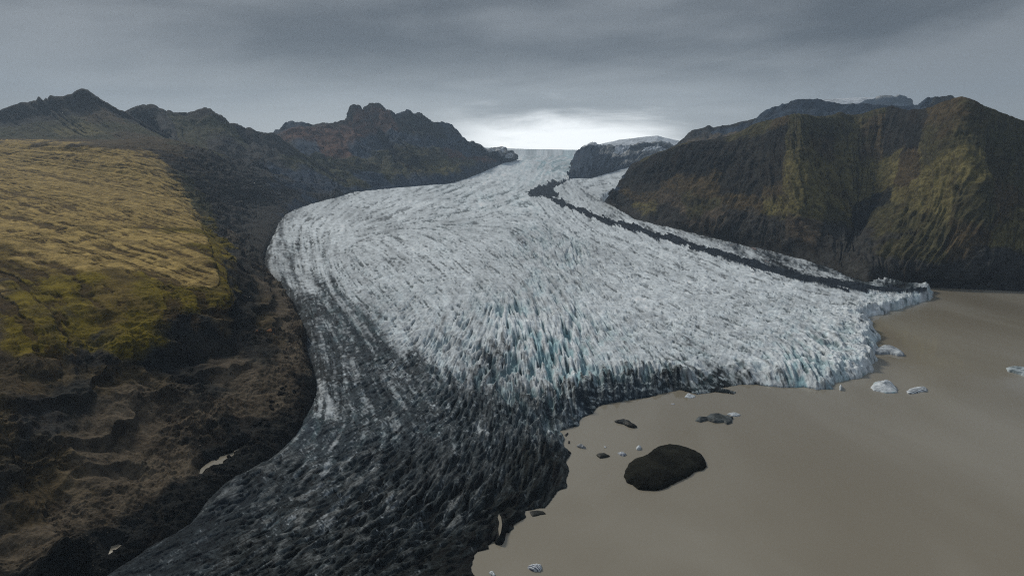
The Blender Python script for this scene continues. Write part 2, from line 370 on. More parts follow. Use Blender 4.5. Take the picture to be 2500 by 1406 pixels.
# crevasse relief
c1 = (L_big * .95 + L_huge * .45) * big + L_med * (0.62 - 0.2 * big) + L_fine * (0.45 - .2 * big)
c1 = c1 / 1.05
ani = sstep(2.2, 6.5, amp); c1 = c1 * (.45 + .55 * ani) + (.10 * W_m + .20 * W_f + .35 * L_fine2 + .60 * L_flow + .10 * L_crossm) * (1 - ani)
c1 = c1 + .35 * np.minimum(L_long + .9, 0) * 1.6 * sstep(.4, .7, deb)
rel = (np.tanh(c1 * 0.8) * 0.55 - 0.9 * sstep(0.35, 1.3, -c1) + 0.10 * L_crossm * (1 - big)) * (.42 + .58 * ani)
farf = 1 - sstep(5000, 9500, Yg); amp = amp * farf
band = fbm(PXg / 420, PYg / 60, None, 3, 63)
scale = (Yg / F * 0.75)
edge = sstep(0, 1, dland / (30 + Yg * 0.012))
relief = rel * amp * scale * np.minimum(1, edge + .25) 
# margin profile: calved front at the lake, feathered at the land
frontm = np.where(ins, 1.0, -1.0) * dl
cliffprof = 0
chh0 = chh
cl_noise = 1 + 0.35 * fbm(Xg / 35, Yg / 35, oct=3, seed=9)
chh = chh + (11 - chh) * sstep(15, 130, dl)
Gs = smin(prof(Yg), chh * cl_noise + 0.075 * dl + 2, 14.0)
FWK = {0:18, 24:30, 28:60, 33:90, 41:80, 45:40, 52:26, 62:30, 68:16, 72:9, 74:8, 77:20}; kk_ = sorted(FWK)
fwv = np.interp(np.arange(len(LAKE_PX)), kk_, [FWK[q] for q in kk_])
fw_ = seg_dist(Xw, Yw, lake_xy, vals=fwv)[1] * (1 + .6 * fbm(Xg / 40, Yg / 40, oct=4, seed=14))
lakeidx = seg_dist(Xw, Yw, lake_xy, vals=np.arange(len(LAKE_PX)).astype(float))[1]
low = sstep(0, 60, dl); cliffprof = np.where(ins, np.clip((dl + 1) / np.maximum(fw_ * (1 - .25 * np.clip(L_big, -1.5, 2)), 6), 0, 1) ** .75, 0)
Gs = Gs - np.clip(Xg, -1500, 5000) * .028 * sstep(9500, 13500, Yg) + 34 * sstep(9000, 13000, Yg) * fbm(Xg / 900, Yg / 1500, None, 3, 66)
zg = np.where(ins, Gs * cliffprof + relief * (0.6 + 0.4 * low) * cliffprof + (fbm(Xg / 9, Yg / 9, oct=4, seed=41, gain=.6, ridged=True) * 3.5 + L_med * 1.2) * (1 - sstep(20, 140, dl)) * sstep(3, 16, chh) * cliffprof, -8.0)
near_land = dland < dl
zg = np.where(ins & near_land, Gs + relief - 10 * (1 - sstep(0, 25, dland)), zg)
zg = np.where(~ins & near_land, G0 - 14 - np.minimum(dland * 0.8, 40), zg)
zg = np.where(ins & ~near_land, np.maximum(zg, 0.4), zg)
# debris-covered toe: low, hummocky
# ---- medial moraine strip
MOR = [(1283,475,3),(1305,473,6),(1335,480,8),(1370,495,8),(1400,509,7),(1450,526,7),(1500,542,8),(1550,557,8),(1640,584,8),(1700,602,9),(1760,621,10),(1830,643,12),(1900,661,13),(1960,676,13),(2030,690,13),(2100,701,12),(2180,709,8),(2262,713,4)]
mxy = np.array([(a, b) for a, b, c in MOR], float); mw = np.array([c for a, b, c in MOR], float)
jx = PXg + W_m * 1.6 + fbm(PXg / 25, PYg / 12, oct=3, seed=21) * 9; jy = PYg + W_f * 1.1 + L_flow * 2.2 + fbm(PXg / 30, PYg / 14, oct=3, seed=22) * 4
md, mv = seg_dist(jx, jy, mxy, vals=mw * .78)
HEAD = np.array([(1280,476),(1300,463),(1325,451),(1350,442),(1378,437),(1398,435),(1372,446),(1355,456),(1353,466),(1364,474),(1345,484),(1320,484)], float)
mor = (md < mv) | inside(jx, jy, HEAD)
mor &= ins & (dl > 14)
zg = zg + np.where(mor, 5 * (1 - 0.4 * md / np.maximum(mv, 1)), 0)
deb = deb + .30 * (1 - sstep(10, 90, dl)) * sstep(24, 28, lakeidx) * sstep(48, 43, lakeidx)
deb = deb + .24 * (1 - sstep(0, 70 + 40 * L_flowb.clip(-1, 1), dland)) * (Xg < -150) * sstep(5200, 3800, Yg) * (deb < .62)
deb = np.where(mor, 1.3, deb)

PONDS = [[(592,1092),(580,1099),(571,1103),(572,1113),(555,1118),(545,1125),(543,1134),(520,1138),(503,1143),(490,1160),(487,1155),(490,1144),(503,1133),(517,1124),(533,1121),(537,1114),(553,1110),(568,1104),(575,1098)],
 [(262,1353),(270,1333),(290,1328),(300,1330),(285,1340),(268,1350)], [(1218,1254),(1224,1262),(1227,1280),(1223,1300),(1218,1308),(1216,1290),(1219,1275),(1214,1262)],
 [(1176,1288),(1190,1276),(1190,1286),(1176,1293)], [(1114,1324),(1124,1314),(1137,1313),(1126,1321),(1116,1327)], [(1043,1352),(1058,1337),(1068,1318),(1075,1311),(1070,1330),(1060,1344),(1080,1352),(1066,1355)],
 [(1148,1342),(1163,1331),(1174,1331),(1159,1341)], [(1150,1271),(1178,1257),(1192,1255),(1162,1274)], [(1378,1066),(1388,1056),(1404,1047),(1410,1043),(1398,1056),(1384,1068)]]
PONDS = [PONDS[i] for i in (0, 1, 2)]
pond_geo = []
for pp in PONDS:
    a = np.array(pp, float); c = hit(*a.mean(0)); a = a.mean(0) + (a - a.mean(0)) * np.array([.85, 1.0]) if len(a) < 12 else a; lv = max(c[2] - 1.5, .3)
    W = on_level(a[:, 0], a[:, 1], lv); pond_geo.append((W, lv))
    x0, y0 = W.min(0) - 12; x1, y1 = W.max(0) + 12
    sel = np.where((Xg > x0) & (Xg < x1) & (Yg > y0) & (Yg < y1))
    d = seg_dist(Xg[sel], Yg[sel], W, closed=True); d = np.where(inside(Xg[sel], Yg[sel], W), -d, d)
    zg[sel] = np.where(d < 0, lv - .8, lv - .8 + (zg[sel] - lv + .8) * sstep(0, 9, d))

# ---- surface colour of the ice (dirt, dust and clean ice, darker along the crevasse lows)
CLEAN = np.array([.79, .845, .865]); GREY = np.array([.335, .35, .36]); DARK = np.array([.030, .036, .038]); BLUE = np.array([.22, .375, .41]); DIM = np.array([.10, .115, .12]); NAVY = np.array([.045, .065, .09])
s1 = 0.50 * L_med + 0.36 * L_fine + 0.26 * W_f + 0.25 * L_flow + 0.34 * L_big * big
hatch = 0.6 * L_cross + 0.55 * L_crossm
s1 = s1 + hatch * sstep(.3, .7, deb) * 0.55
def lp3(xs, cols, x):
    return np.stack([np.interp(x, xs, [c[i] for c in cols]) for i in range(3)], -1)
dsh = (0.62 * L_fine + 0.55 * L_med + 0.30 * W_f) * (.5 + .5 * ani) + (.45 * L_fine2 + .28 * W_f + .12 * W_m + .50 * L_flow) * (1 - ani) + .25 * L_flow
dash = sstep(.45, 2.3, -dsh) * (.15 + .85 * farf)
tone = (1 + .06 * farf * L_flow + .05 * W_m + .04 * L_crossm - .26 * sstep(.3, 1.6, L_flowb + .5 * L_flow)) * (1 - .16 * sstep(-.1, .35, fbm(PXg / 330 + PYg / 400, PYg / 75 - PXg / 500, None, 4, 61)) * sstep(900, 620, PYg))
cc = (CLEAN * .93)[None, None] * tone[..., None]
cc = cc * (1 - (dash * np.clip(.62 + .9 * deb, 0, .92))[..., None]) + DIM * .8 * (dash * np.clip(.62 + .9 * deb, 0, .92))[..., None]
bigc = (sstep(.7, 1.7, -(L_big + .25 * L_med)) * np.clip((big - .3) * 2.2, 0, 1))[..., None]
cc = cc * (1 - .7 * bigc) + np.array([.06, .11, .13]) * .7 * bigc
cc = cc * (1 - .55 * np.clip(deb, 0, .6))[..., None]
dd = lp3([.3, .5, .65, .8, .95, 1.1], [(.20,.215,.225), (.095,.108,.118), (.050,.060,.066), (.036,.044,.047), (.024,.029,.030), (.011,.013,.012)], deb)
dd = dd * (1 + .22 * L_flow * .6 + .2 * L_med)[..., None].clip(.4, 1.8)
br = sstep(.75, 2.3, .55 * L_cross + .6 * L_crossm + .45 * L_med + .35 * W_f + (.62 - deb) * 2.2)
brc = lp3([.4, .7, .9, 1.1], [(.44,.48,.49), (.30,.33,.345), (.15,.165,.17), (.04,.045,.045)], deb)
dd = dd * (1 - br[..., None]) + brc * br[..., None]
pb = sstep(.35, 1.2, .75 * L_big + .4 * L_huge + .35 * L_med + .2 * L_flowb) * np.clip((big - .45) * 3, 0, 1) * sstep(1.02, .8, deb)
dd = dd * (1 - .85 * pb[..., None]) + np.array([.150, .158, .155]) * .85 * pb[..., None]
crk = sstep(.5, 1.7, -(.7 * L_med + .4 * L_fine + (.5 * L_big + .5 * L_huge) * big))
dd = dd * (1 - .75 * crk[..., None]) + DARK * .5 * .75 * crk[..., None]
fz = np.maximum(zg, 0)
frn = fbm(Xg / 14, Yg / 14, fz / 9, 5, 47, .65)
fm = ((1 - sstep(40, 150, dl)) * sstep(24, 28, lakeidx) * sstep(48, 43, lakeidx))[..., None]
fc = np.array([.30, .345, .355]) * sstep(.02, .22, frn)[..., None] + np.array([.014, .019, .020]) * (1 - sstep(.02, .22, frn))[..., None]
dd = dd * (1 - .85 * fm) + fc * .85 * fm
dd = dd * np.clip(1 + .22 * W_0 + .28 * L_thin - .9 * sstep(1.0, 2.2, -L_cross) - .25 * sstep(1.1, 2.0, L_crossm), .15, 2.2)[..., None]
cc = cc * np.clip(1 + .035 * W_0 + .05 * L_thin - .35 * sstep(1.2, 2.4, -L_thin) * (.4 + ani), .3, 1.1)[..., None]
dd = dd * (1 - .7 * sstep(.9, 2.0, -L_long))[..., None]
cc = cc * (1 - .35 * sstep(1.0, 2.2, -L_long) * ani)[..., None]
kd = sstep(.24, .66, deb + .09 * L_med + .05 * L_flowb + .06 * L_fine + .05 * W_m)[..., None]
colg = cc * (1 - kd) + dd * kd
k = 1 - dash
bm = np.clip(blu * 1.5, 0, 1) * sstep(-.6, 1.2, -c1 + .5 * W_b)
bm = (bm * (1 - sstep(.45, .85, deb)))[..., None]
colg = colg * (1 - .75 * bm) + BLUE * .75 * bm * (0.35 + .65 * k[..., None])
nv = (np.clip(blu, 0, 1) * sstep(.6, .8, deb))[..., None]
colg = colg * (1 - nv * .6) + NAVY * nv * .6 * (1 + .5 * k[..., None])
gray = (1 + 0.10 * L_flowb * (1 - sstep(.5, .9, deb)) + .05 * W_b)[..., None]
colg = colg * gray * (1 + .12 * (1 - farf))[..., None]
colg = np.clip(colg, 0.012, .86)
MORC = np.array([.026, .033, .042])
colg = np.where(mor[..., None], MORC * (1 + .15 * W_m[..., None]), colg)
rust = (fbm(PXg / 60, (PYg - PXg * .3) / 6, oct=3, seed=33) > .35) & (PXg > 1700) & (PXg < 1960) & (~mor) & (deb > .45) & (PYg < 660)
colg = np.where(rust[..., None], colg * .4 + np.array([.15, .06, .035]) * .6, colg)

V = np.stack([Xg, Yg, zg], -1).reshape(-1, 3)
Fq = grid_faces(nr, nc)[:, ::-1]
# keep faces inside or just outside
keepv = ins | (dall < 12 + Yg * .006)
kf = keepv.ravel()[Fq].any(1)
Fq = Fq[kf]
mf = mor.ravel()[Fq].all(1)
print('glacier arrays', time.time() - T0)

# ------------------------------------------------------------------ materials
def new_mat(name):
    m = bpy.data.materials.new(name); m.use_nodes = True
    n = NT(m.node_tree); n.n.clear()
    o = n.new('ShaderNodeOutputMaterial'); b = n.new('ShaderNodeBsdfPrincipled'); n.link(b.outputs[0], o.inputs[0])
    return m, n, b
def ground_mat(name, scale=1.0, var=0.45, rough=0.95, bump=0.5, spec=0.03, stretch=(1, 1, 1), hue=None, speck=0):
    m, n, b = new_mat(name)
    at = n.new('ShaderNodeAttribute', attribute_name='tint')
    g = n.new('ShaderNodeNewGeometry'); pos = g.outputs['Position']
    p1 = n.mapping(pos, scale=tuple(scale * s for s in stretch))
    a = n.noise(p1, 0.035, 8, 0.7, 0.3); c = n.noise(p1, 0.30, 6, 0.75)
    v = n.math('ADD', n.math('MULTIPLY', a, 0.55), n.math('MULTIPLY', c, 0.45))
    f = n.rng(v, 0.40, 0.61, 1 - var, 1 + var)
    mul = n.new('ShaderNodeVectorMath', operation='SCALE'); n.link(at.outputs['Color'], mul.inputs[0]); n.link(f, mul.inputs['Scale'])
    col = mul.outputs[0]
    if hue:
        h = n.rng(n.noise(pos, 0.012 * scale, 5, 0.6), 0.45, 0.62)
        col = n.mix(n.math('MULTIPLY', h, hue[1]), col, n.mix(1.0, col, hue[0], 'MULTIPLY'))
    if speck:
        vo = n.new('ShaderNodeTexVoronoi'); vo.inputs['Scale'].default_value = speck; n.link(pos, vo.inputs['Vector'])
        st = n.math('MULTIPLY', n.rng(vo.outputs['Distance'], .12, .22, 1, 0), n.rng(n.noise(pos, .02, 3, .6), .48, .62))
        sp = n.new('ShaderNodeSeparateColor'); n.link(vo.outputs['Color'], sp.inputs[0]); st = n.math('MULTIPLY', st, n.math('GREATER_THAN', sp.outputs[0], .6))
        col = n.mix(n.math('MULTIPLY', st, .6), col, (.20, .17, .13, 1))
    n.link(col, b.inputs['Base Color'])
    b.inputs['Roughness'].default_value = rough; b.inputs['Specular IOR Level'].default_value = spec
    bp = n.new('ShaderNodeBump'); bp.inputs['Strength'].default_value = bump; bp.inputs['Distance'].default_value = 3.0 / scale
    n.link(v, bp.inputs['Height']); n.link(bp.outputs[0], b.inputs['Normal'])
    return m
M_ice = ground_mat('glacier_ice', 1.6, 0.18, 0.85, 0.6, 0.04)
M_mor = ground_mat('moraine_debris', 1.2, 0.35, 0.95, 0.5)
M_land = ground_mat('mossy_slope', 1.0, 0.5, 0.95, 0.9, speck=.30)
M_far = ground_mat('far_rock', 0.35, 0.40, 0.95, 0.7)

v_, f_, c_ = compact(V, Fq[~mf], colg.reshape(-1, 3))
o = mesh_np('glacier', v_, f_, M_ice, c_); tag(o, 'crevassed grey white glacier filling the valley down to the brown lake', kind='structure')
v_, f_, c_ = compact(V, Fq[mf], colg.reshape(-1, 3))
o = mesh_np('medial_moraine', v_, f_, M_mor, c_); tag(o, 'narrow dark strip of rubble running down the glacier on its right side', kind='structure')
print('glacier', time.time() - T0)

# ------------------------------------------------------------------ lofted mountains
PAL = {'t': (.360,.255,.088), 'm': (.140,.098,.024), 'y': (.150,.112,.012), 'b': (.080,.061,.034), 'r': (.030,.029,.025), 'k': (.018,.019,.018), 's': (.100,.080,.056),
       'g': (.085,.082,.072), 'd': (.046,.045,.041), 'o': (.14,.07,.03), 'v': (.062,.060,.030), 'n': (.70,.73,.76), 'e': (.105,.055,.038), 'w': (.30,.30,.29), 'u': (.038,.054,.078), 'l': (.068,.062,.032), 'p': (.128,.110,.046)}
def crw(t, n):
    """Catmull-Rom weights"""
    t = np.clip(t, 0, n - 1 - 1e-6); i = t.astype(int); f = t - i
    W = np.zeros((len(t), n))
    w4 = [-.5*f + f*f - .5*f**3, 1 - 2.5*f*f + 1.5*f**3, .5*f + 2*f*f - 1.5*f**3, -.5*f*f + .5*f**3]
    for k in range(4):
        idx = np.clip(i + k - 1, 0, n - 1); np.add.at(W, (np.arange(len(t)), idx), w4[k])
    return W
def lnw(t, n):
    t = np.clip(t, 0, n - 1 - 1e-6); i = t.astype(int); f = t - i
    W = np.zeros((len(t), n)); W[np.arange(len(t)), i] = 1 - f; W[np.arange(len(t)), i + 1] += f
    return W
def screen(Pn):
    x, y, z = Pn[..., 0], Pn[..., 1], Pn[..., 2] - HCAM
    f = np.maximum(y * CT - z * ST, 50); u = y * ST + z * CT
    return np.stack([CX + x / f * F, CY - u / f * F], -1)
def samples(K, step, axis):
    """parameter samples so that spacing is about `step` photo pixels along `axis`"""
    S = screen(K); d = np.linalg.norm(np.diff(S, axis=axis), axis=-1)
    d = np.clip(d, 0, 600); d = np.percentile(d, 75, axis=1 - axis)
    t = []
    for i, L in enumerate(d):
        n = int(max(2, L / step)); t += list(i + np.arange(n) / n)
    return np.array(t + [len(d)])
def loft(name, K, Cm, mat, step=2.2, amp=8, nsc=90, gul=0, gsp=90, skyrow=None, rough=None, seed=0, warp=0.45, label=None, strata=0, crag=0, gcol=.7, patch=.6, gfine=0, furrow=0, ponds=False, slant=None, crest=.4):
    K = np.asarray(K, float); nu, nv = K.shape[:2]
    tu = samples(K, step, 0); tv = samples(K, step, 1)
    Wu, Wv = crw(tu, nu), crw(tv, nv)
    Pn = np.einsum('ai,bj,ijk->abk', Wu, Wv, K)
    du = np.gradient(Pn, axis=0); dv = np.gradient(Pn, axis=1)
    nn = np.cross(du, dv); nn /= np.linalg.norm(nn, axis=-1, keepdims=True) + 1e-9
    nn *= np.where(nn[..., 2:3] < 0, -1, 1)
    X, Y, Z = Pn[..., 0], Pn[..., 1], Pn[..., 2]
    TU, TV = np.meshgrid(tu, tv, indexing='ij'); gmask = 1.0
    arc = np.cumsum(np.linalg.norm(np.diff(Pn, axis=0, prepend=Pn[:1]), axis=-1), 0).mean(1)[:, None] + 0 * X
    wr = fbm(X / 300, Y / 300, Z / 250, 3, seed + 9) * .5
    disp = fbm(X / nsc, Y / nsc, Z / nsc, 6, seed, 0.52) * amp
    rmask = sstep(-.12, .28, fbm(X / 170, Y / 170, Z / 170, 3, seed + 44))
    disp = disp * (.45 + .75 * rmask)
    if crag: disp = disp + (.2 + .8 * rmask) * (fbm(X / (nsc * .5), Y / (nsc * .5), Z / (nsc * .35), 5, seed + 50, 0.55, ridged=True)) * crag
    if slant: arc = arc + 30 * TV * np.interp(TU / (nu - 1), [q[0] for q in slant], [q[1] for q in slant])
    if gul:
        g = fbm(arc / gsp + wr, TV * 0.55 + 2, None, 4, seed + 20, 0.55, ridged=True)
        g = np.sign(g) * np.abs(g) ** .8 + .45 * fbm(arc / gsp * 2.7 + wr * 2, TV * 1.1 + 5, None, 3, seed + 24, .5, ridged=True)
        disp = disp + g * gul
    if gfine:
        disp = disp + gfine[1] * fbm(arc / gfine[0] + wr * 1.5, TV * .5, None, 3, seed + 27, .5, ridged=True)
    if strata:
        zz = Z / 34 + fbm(X / 160, Y / 160, Z / 90, 4, seed + 31) * 1.6
        fr = zz % 1.0
        led = np.where(fr < .78, fr / .78, (1 - fr) / .22) * sstep(-.5, .3, fbm(X / 120, Y / 120, None, 2, seed + 33))
        disp = disp - strata * led * sstep(1.2, 2.6, TV) * (1 - .8 * sstep(5.5, 6.5, TV))
    env = .15 + .85 * sstep(.8, 1.8, TV)                                # quiet at the foot
    if skyrow is not None: env = env * (1 - crest * np.exp(-((TV - skyrow) / .5) ** 2))
    if furrow:
        disp = disp * (1 - .62 * sstep(4.6, 5.6, TV)) - 3.5 * sstep(-.05, .25, fbm(arc / 30 + 2.2 * wr + 1.1 * fbm(X / 130, Y / 130, None, 4, seed + 95, .6), TV * .45, None, 4, seed + 90, .55) + .75 * fbm(X / 75, Y / 75, None, 5, seed + 92, .65) - .05) * sstep(4.4, 5.4, TV)
    disp = disp * env
    if furrow:
        rub = sstep(.7, 1.05, TV) * (1 - sstep(1.9, 2.5, TV))
        disp = disp + rub * (4.5 * fbm(X / 22, Y / 22, Z / 22, 5, seed + 97, .6, ridged=True) + 2.5 * fbm(X / 7, Y / 7, Z / 7, 3, seed + 98, .6))
    Pn = Pn + nn * disp[..., None]
    if ponds:
        for W, lv in pond_geo:
            m_ = (Pn[..., 0] > W[:, 0].min() - 20) & (Pn[..., 0] < W[:, 0].max() + 20) & (Pn[..., 1] > W[:, 1].min() - 20) & (Pn[..., 1] < W[:, 1].max() + 20)
            if m_.any():
                qx, qy = Pn[..., 0][m_], Pn[..., 1][m_]; d = seg_dist(qx, qy, W, closed=True); d = np.where(inside(qx, qy, W), 0, d)
                z_ = Pn[..., 2][m_]; Pn[..., 2][m_] = np.minimum(z_, lv - .8 + np.maximum(d - 1.5, 0) * 1.1 + np.maximum(d - 10, 0) * 4)
    # colour: palette per knot, warped lookup
    pal = np.array([[PAL[ch] for ch in (row + row[-1] * 9)[:nv]] for row in Cm], float)
    cu = TU + warp * fbm(X / (nsc * 2.2), Y / (nsc * 2.2), Z / (nsc * 2.2), 6, seed + 40, 0.62) * 1.6
    cv = TV + warp * fbm(X / (nsc * 2.2), Y / (nsc * 2.2), Z / (nsc * 2.2), 6, seed + 41, 0.62) * 1.6
    cu = np.clip(cu, 0, nu - 1.001); cv = np.clip(cv, 0, nv - 1.001)
    def sharp(t): i = np.floor(t); f = t - i; return i + sstep(.30, .70, f)
    cu, cv = sharp(cu), sharp(cv)
    i, j = cu.astype(int), cv.astype(int); a, b = (cu - i)[..., None], (cv - j)[..., None]
    i2, j2 = np.minimum(i + 1, nu - 1), np.minimum(j + 1, nv - 1)
    c = (pal[i, j] * (1 - a) + pal[i2, j] * a) * (1 - b) + (pal[i, j2] * (1 - a) + pal[i2, j2] * a) * b
    # bare rock shows where the ground is steep
    du = np.gradient(Pn, axis=0); dv = np.gradient(Pn, axis=1); n2 = np.cross(du, dv); n2 /= np.linalg.norm(n2, axis=-1, keepdims=True) + 1e-9
    steep = sstep(.72, .42, np.abs(n2[..., 2]) + .12 * fbm(X / 25, Y / 25, Z / 25, 3, seed + 60))[..., None]
    rockc = np.array([.030, .029, .026])
    bright = c.mean(-1, keepdims=True)
    c = c * (1 - .6 * steep) + np.minimum(rockc, c * 1.2) * .6 * steep
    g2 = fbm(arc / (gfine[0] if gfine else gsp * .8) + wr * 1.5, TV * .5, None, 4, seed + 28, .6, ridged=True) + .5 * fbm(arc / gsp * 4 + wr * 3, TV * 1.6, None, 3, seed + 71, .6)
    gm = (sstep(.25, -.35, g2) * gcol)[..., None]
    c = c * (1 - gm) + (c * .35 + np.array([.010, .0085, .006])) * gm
    pt = fbm(arc / (nsc * .55) + wr, TV * .8, Z / 160, 6, seed + 80, .66)
    pm = (sstep(-.02, .22, pt) * patch)[..., None]
    c = c * (1 - pm) + (c * .46 + np.array([.014, .010, .007])) * pm
    if furrow:
        fr_ = fbm(arc / 30 + 2.2 * wr + 1.1 * fbm(X / 130, Y / 130, None, 4, seed + 95, .6), TV * .45, None, 4, seed + 90, .55) + .75 * fbm(X / 75, Y / 75, None, 5, seed + 92, .65) - .05
        fm_ = (sstep(.03, .20, fr_) * furrow * sstep(4.2, 5.4, TV))[..., None]
        c = c * (1 - fm_) + np.array([.050, .031, .012]) * fm_
    f1 = 1 + .30 * fbm(X / 14, Y / 14, Z / 14, 4, seed + 61, .7)
    c = c * f1[..., None]
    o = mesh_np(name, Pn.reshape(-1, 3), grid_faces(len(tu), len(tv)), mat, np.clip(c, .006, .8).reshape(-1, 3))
    tag(o, label, kind='structure')
    print(name, Pn.shape, round(time.time() - T0, 1))
    return Pn, TU, TV
def HP(px, py, dz=-4.0):
    h = hit(px, py).copy(); h[2] += dz; return h
def stations(tab):
    """table of stations; each starts with a foot pixel (x, y) on the ice and goes on with (x, y, depth)"""
    K = []
    for r in tab:
        row = []
        for q in r:
            row.append(HP(*q) if len(q) == 2 else (np.array(q[1:]) if q[0] == 'w' else P(*q)))
        row = [np.asarray(q, float) for q in row]; foot = row[0]; d = foot - row[1]; d[2] = 0; d /= np.linalg.norm(d) + 1e-9
        under = foot + d * 40 + np.array([0, 0, -30])
        K.append([under] + row)
    return np.array(K)

# ---- near hill on the left: scree foot, cliff, mossy plateau
NEAR = [
 [('w',-560,330,0),('w',-600,340,30),('w',-640,350,60),('w',-680,370,85),('w',-730,400,110),('w',-800,450,135),('w',-950,550,170),('w',-1300,700,220)],
 [(110,1460),(40,1400,490),(-20,1310,520),(-70,1230,545),(-130,1130,590),(-220,980,690),(-400,830,860),(-700,700,1100)],
 [(200,1406),(110,1310,562),(40,1200,595),(-10,1110,625),(-60,1000,680),(-140,880,770),(-300,760,960),(-600,600,1300)],
 [(350,1312),(240,1230,612),(150,1130,655),(90,1040,690),(40,930,750),(-30,810,860),(-180,700,1050),(-500,570,1400)],
 [(440,1262),(350,1165,672),(250,1060,715),(190,975,760),(150,880,810),(60,760,930),(-60,670,1120),(-420,540,1550)],
 [(530,1163),(440,1070,765),(340,990,805),(260,925,835),(235,850,880),(150,725,1010),(0,640,1200),(-380,520,1700)],
 [(620,1114),(515,1008,830),(430,950,860),(370,905,890),(340,830,935),(300,715,1055),(120,620,1300),(-330,500,1900)],
 [(706,1045),(620,950,905),(530,905,930),(470,870,955),(450,800,1000),(430,715,1090),(250,630,1290),(-280,480,2050)],
 [(758,950),(680,890,1010),(610,850,1035),(560,810,1055),(548,760,1085),(535,708,1135),(370,650,1270),(-200,460,2200)],
 [(745,860),(700,810,1190),(640,765,1210),(590,725,1230),(560,690,1240),(530,655,1290),(390,600,1420),(-150,440,2350)],
 [(730,780),(690,740,1440),(640,700,1450),(590,665,1460),(550,635,1470),(515,605,1520),(400,560,1640),(-120,425,2500)],
 [(690,712),(650,675,1780),(610,645,1770),(570,618,1760),(535,600,1740),(500,578,1760),(390,525,1850),(-110,405,2700)],
 [(640,640),(605,618,2150),(570,600,2100),(540,585,2060),(510,568,2010),(478,548,1980),(370,492,2120),(-120,385,2950)],
 [(652,590),(610,565,2700),(570,548,2600),(530,532,2500),(490,518,2380),(440,500,2230),(330,450,2400),(-120,372,3150)],
 [(685,530),(620,510,3350),(560,495,3150),(510,478,2950),(450,460,2750),(385,440,2520),(290,405,2620),(-120,362,3350)],
 [(760,497),(680,480,3950),(610,460,3650),(540,440,3400),(460,415,3150),(330,392,2760),(240,374,2880),(-120,354,3500)],
 [(815,480),(720,450,4500),(640,430,4200),(560,405,3900),(480,375,3600),(360,360,3200),(210,355,3050),(-120,346,3700)],
 [(840,474),(740,445,4900),(650,420,4600),(570,392,4300),(490,360,4000),(400,340,3700),(250,343,3500),(-120,338,4000)],
]
NC = ['kkssbbmtt','kkssrbmtt','kksbbrbtt','kksbdbbtt','kkssrbybt','kkssbrymt','kksrkymtt','kkssrkytt','kksrkbytt','kksbrkytt','kksskyytt','kdsrdyytt','kddsdyttt','kddddvttt','kdddrvttt','kuddrrttt','kdudrrbbt','kdudrvbbb']
K = stations(NEAR)
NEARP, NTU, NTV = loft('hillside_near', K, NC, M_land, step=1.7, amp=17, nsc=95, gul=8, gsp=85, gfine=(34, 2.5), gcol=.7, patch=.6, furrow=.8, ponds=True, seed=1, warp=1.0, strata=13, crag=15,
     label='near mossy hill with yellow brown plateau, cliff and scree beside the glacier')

def ridge(name, sky, foot, mat, cols, Dsky, Dfoot, rows=5, bulge=0.0, conc=0.25, back=(500, 350), label='', footz=None, spur=(0, 1), **kw):
    """mountain between a foot line and a crest line; depths are interpolated along x"""
    sky = np.array(sky, float); foot = np.array(foot, float)
    xs = np.sort(np.unique(np.concatenate([sky[:, 0], np.linspace(sky[0, 0], sky[-1, 0], 30)])))
    K = []; C = []
    for x in xs:
        s = (x - xs[0]) / (xs[-1] - xs[0])
        ys = np.interp(x, sky[:, 0], sky[:, 1]); Ds = np.interp(x, Dsky[0], Dsky[1])
        fx = np.interp(s, np.linspace(0, 1, len(foot)), foot[:, 0]); fy = np.interp(s, np.linspace(0, 1, len(foot)), foot[:, 1])
        Df = np.interp(fx, Dfoot[0], Dfoot[1])
        a, b = P(fx, fy, Df), P(x, ys, Ds)
        row = [a + np.array([0, -150, -120.])]
        for i in range(rows):
            t = i / (rows - 1); q = a + (b - a) * t
            q[2] = a[2] + (b[2] - a[2]) * (t + conc * t * (t - 1))
            sp = spur[0] * math.sin(x / spur[1] + 1.3 * math.sin(x / 47)) * math.sin(math.pi * t)
            q[1] -= (bulge + sp) * 4 * t * (1 - t); row.append(q)
        row.append(b + np.array([0, back[0], -back[1]])); row.append(b + np.array([0, back[0] * 3, -back[1] * 2.5]))
        K.append(row)
        cc = cols[min(int(s * len(cols)), len(cols) - 1)]
        C.append(cc)
    return loft(name, K, C, mat, skyrow=rows, label=label, **kw)

# ---- left peak behind the plateau
ridge('mountain_left_peak',
 [(-260,330),(-120,300),(0,280),(40,264),(60,258),(94,252),(99,242),(104,251),(113,251),(116,245),(120,249),(128,240),(140,243),(165,240),(180,234),(195,226),(205,223),(218,227),(235,240),(252,252),(270,262),(288,272),(305,280),(330,296),(370,318),(420,345),(460,370)],
 [(-260,385),(0,372),(200,362),(340,352),(430,350),(500,392)], M_land,
 ['kvvvvvrr','kvvvvrrr','kbvvvrkk','kbvpvrdd','kbbvbrrr','kbbvvrrr','kbvvrrrr'], ([-260,200,460],[5200,5200,4700]), ([-260,200,500],[3900,3950,4200]), rows=6, conc=.5, label='dark green pointed peak with craggy crest behind the mossy plateau',
 step=2.2, amp=16, nsc=130, gul=10, gsp=70, seed=5, crag=5)

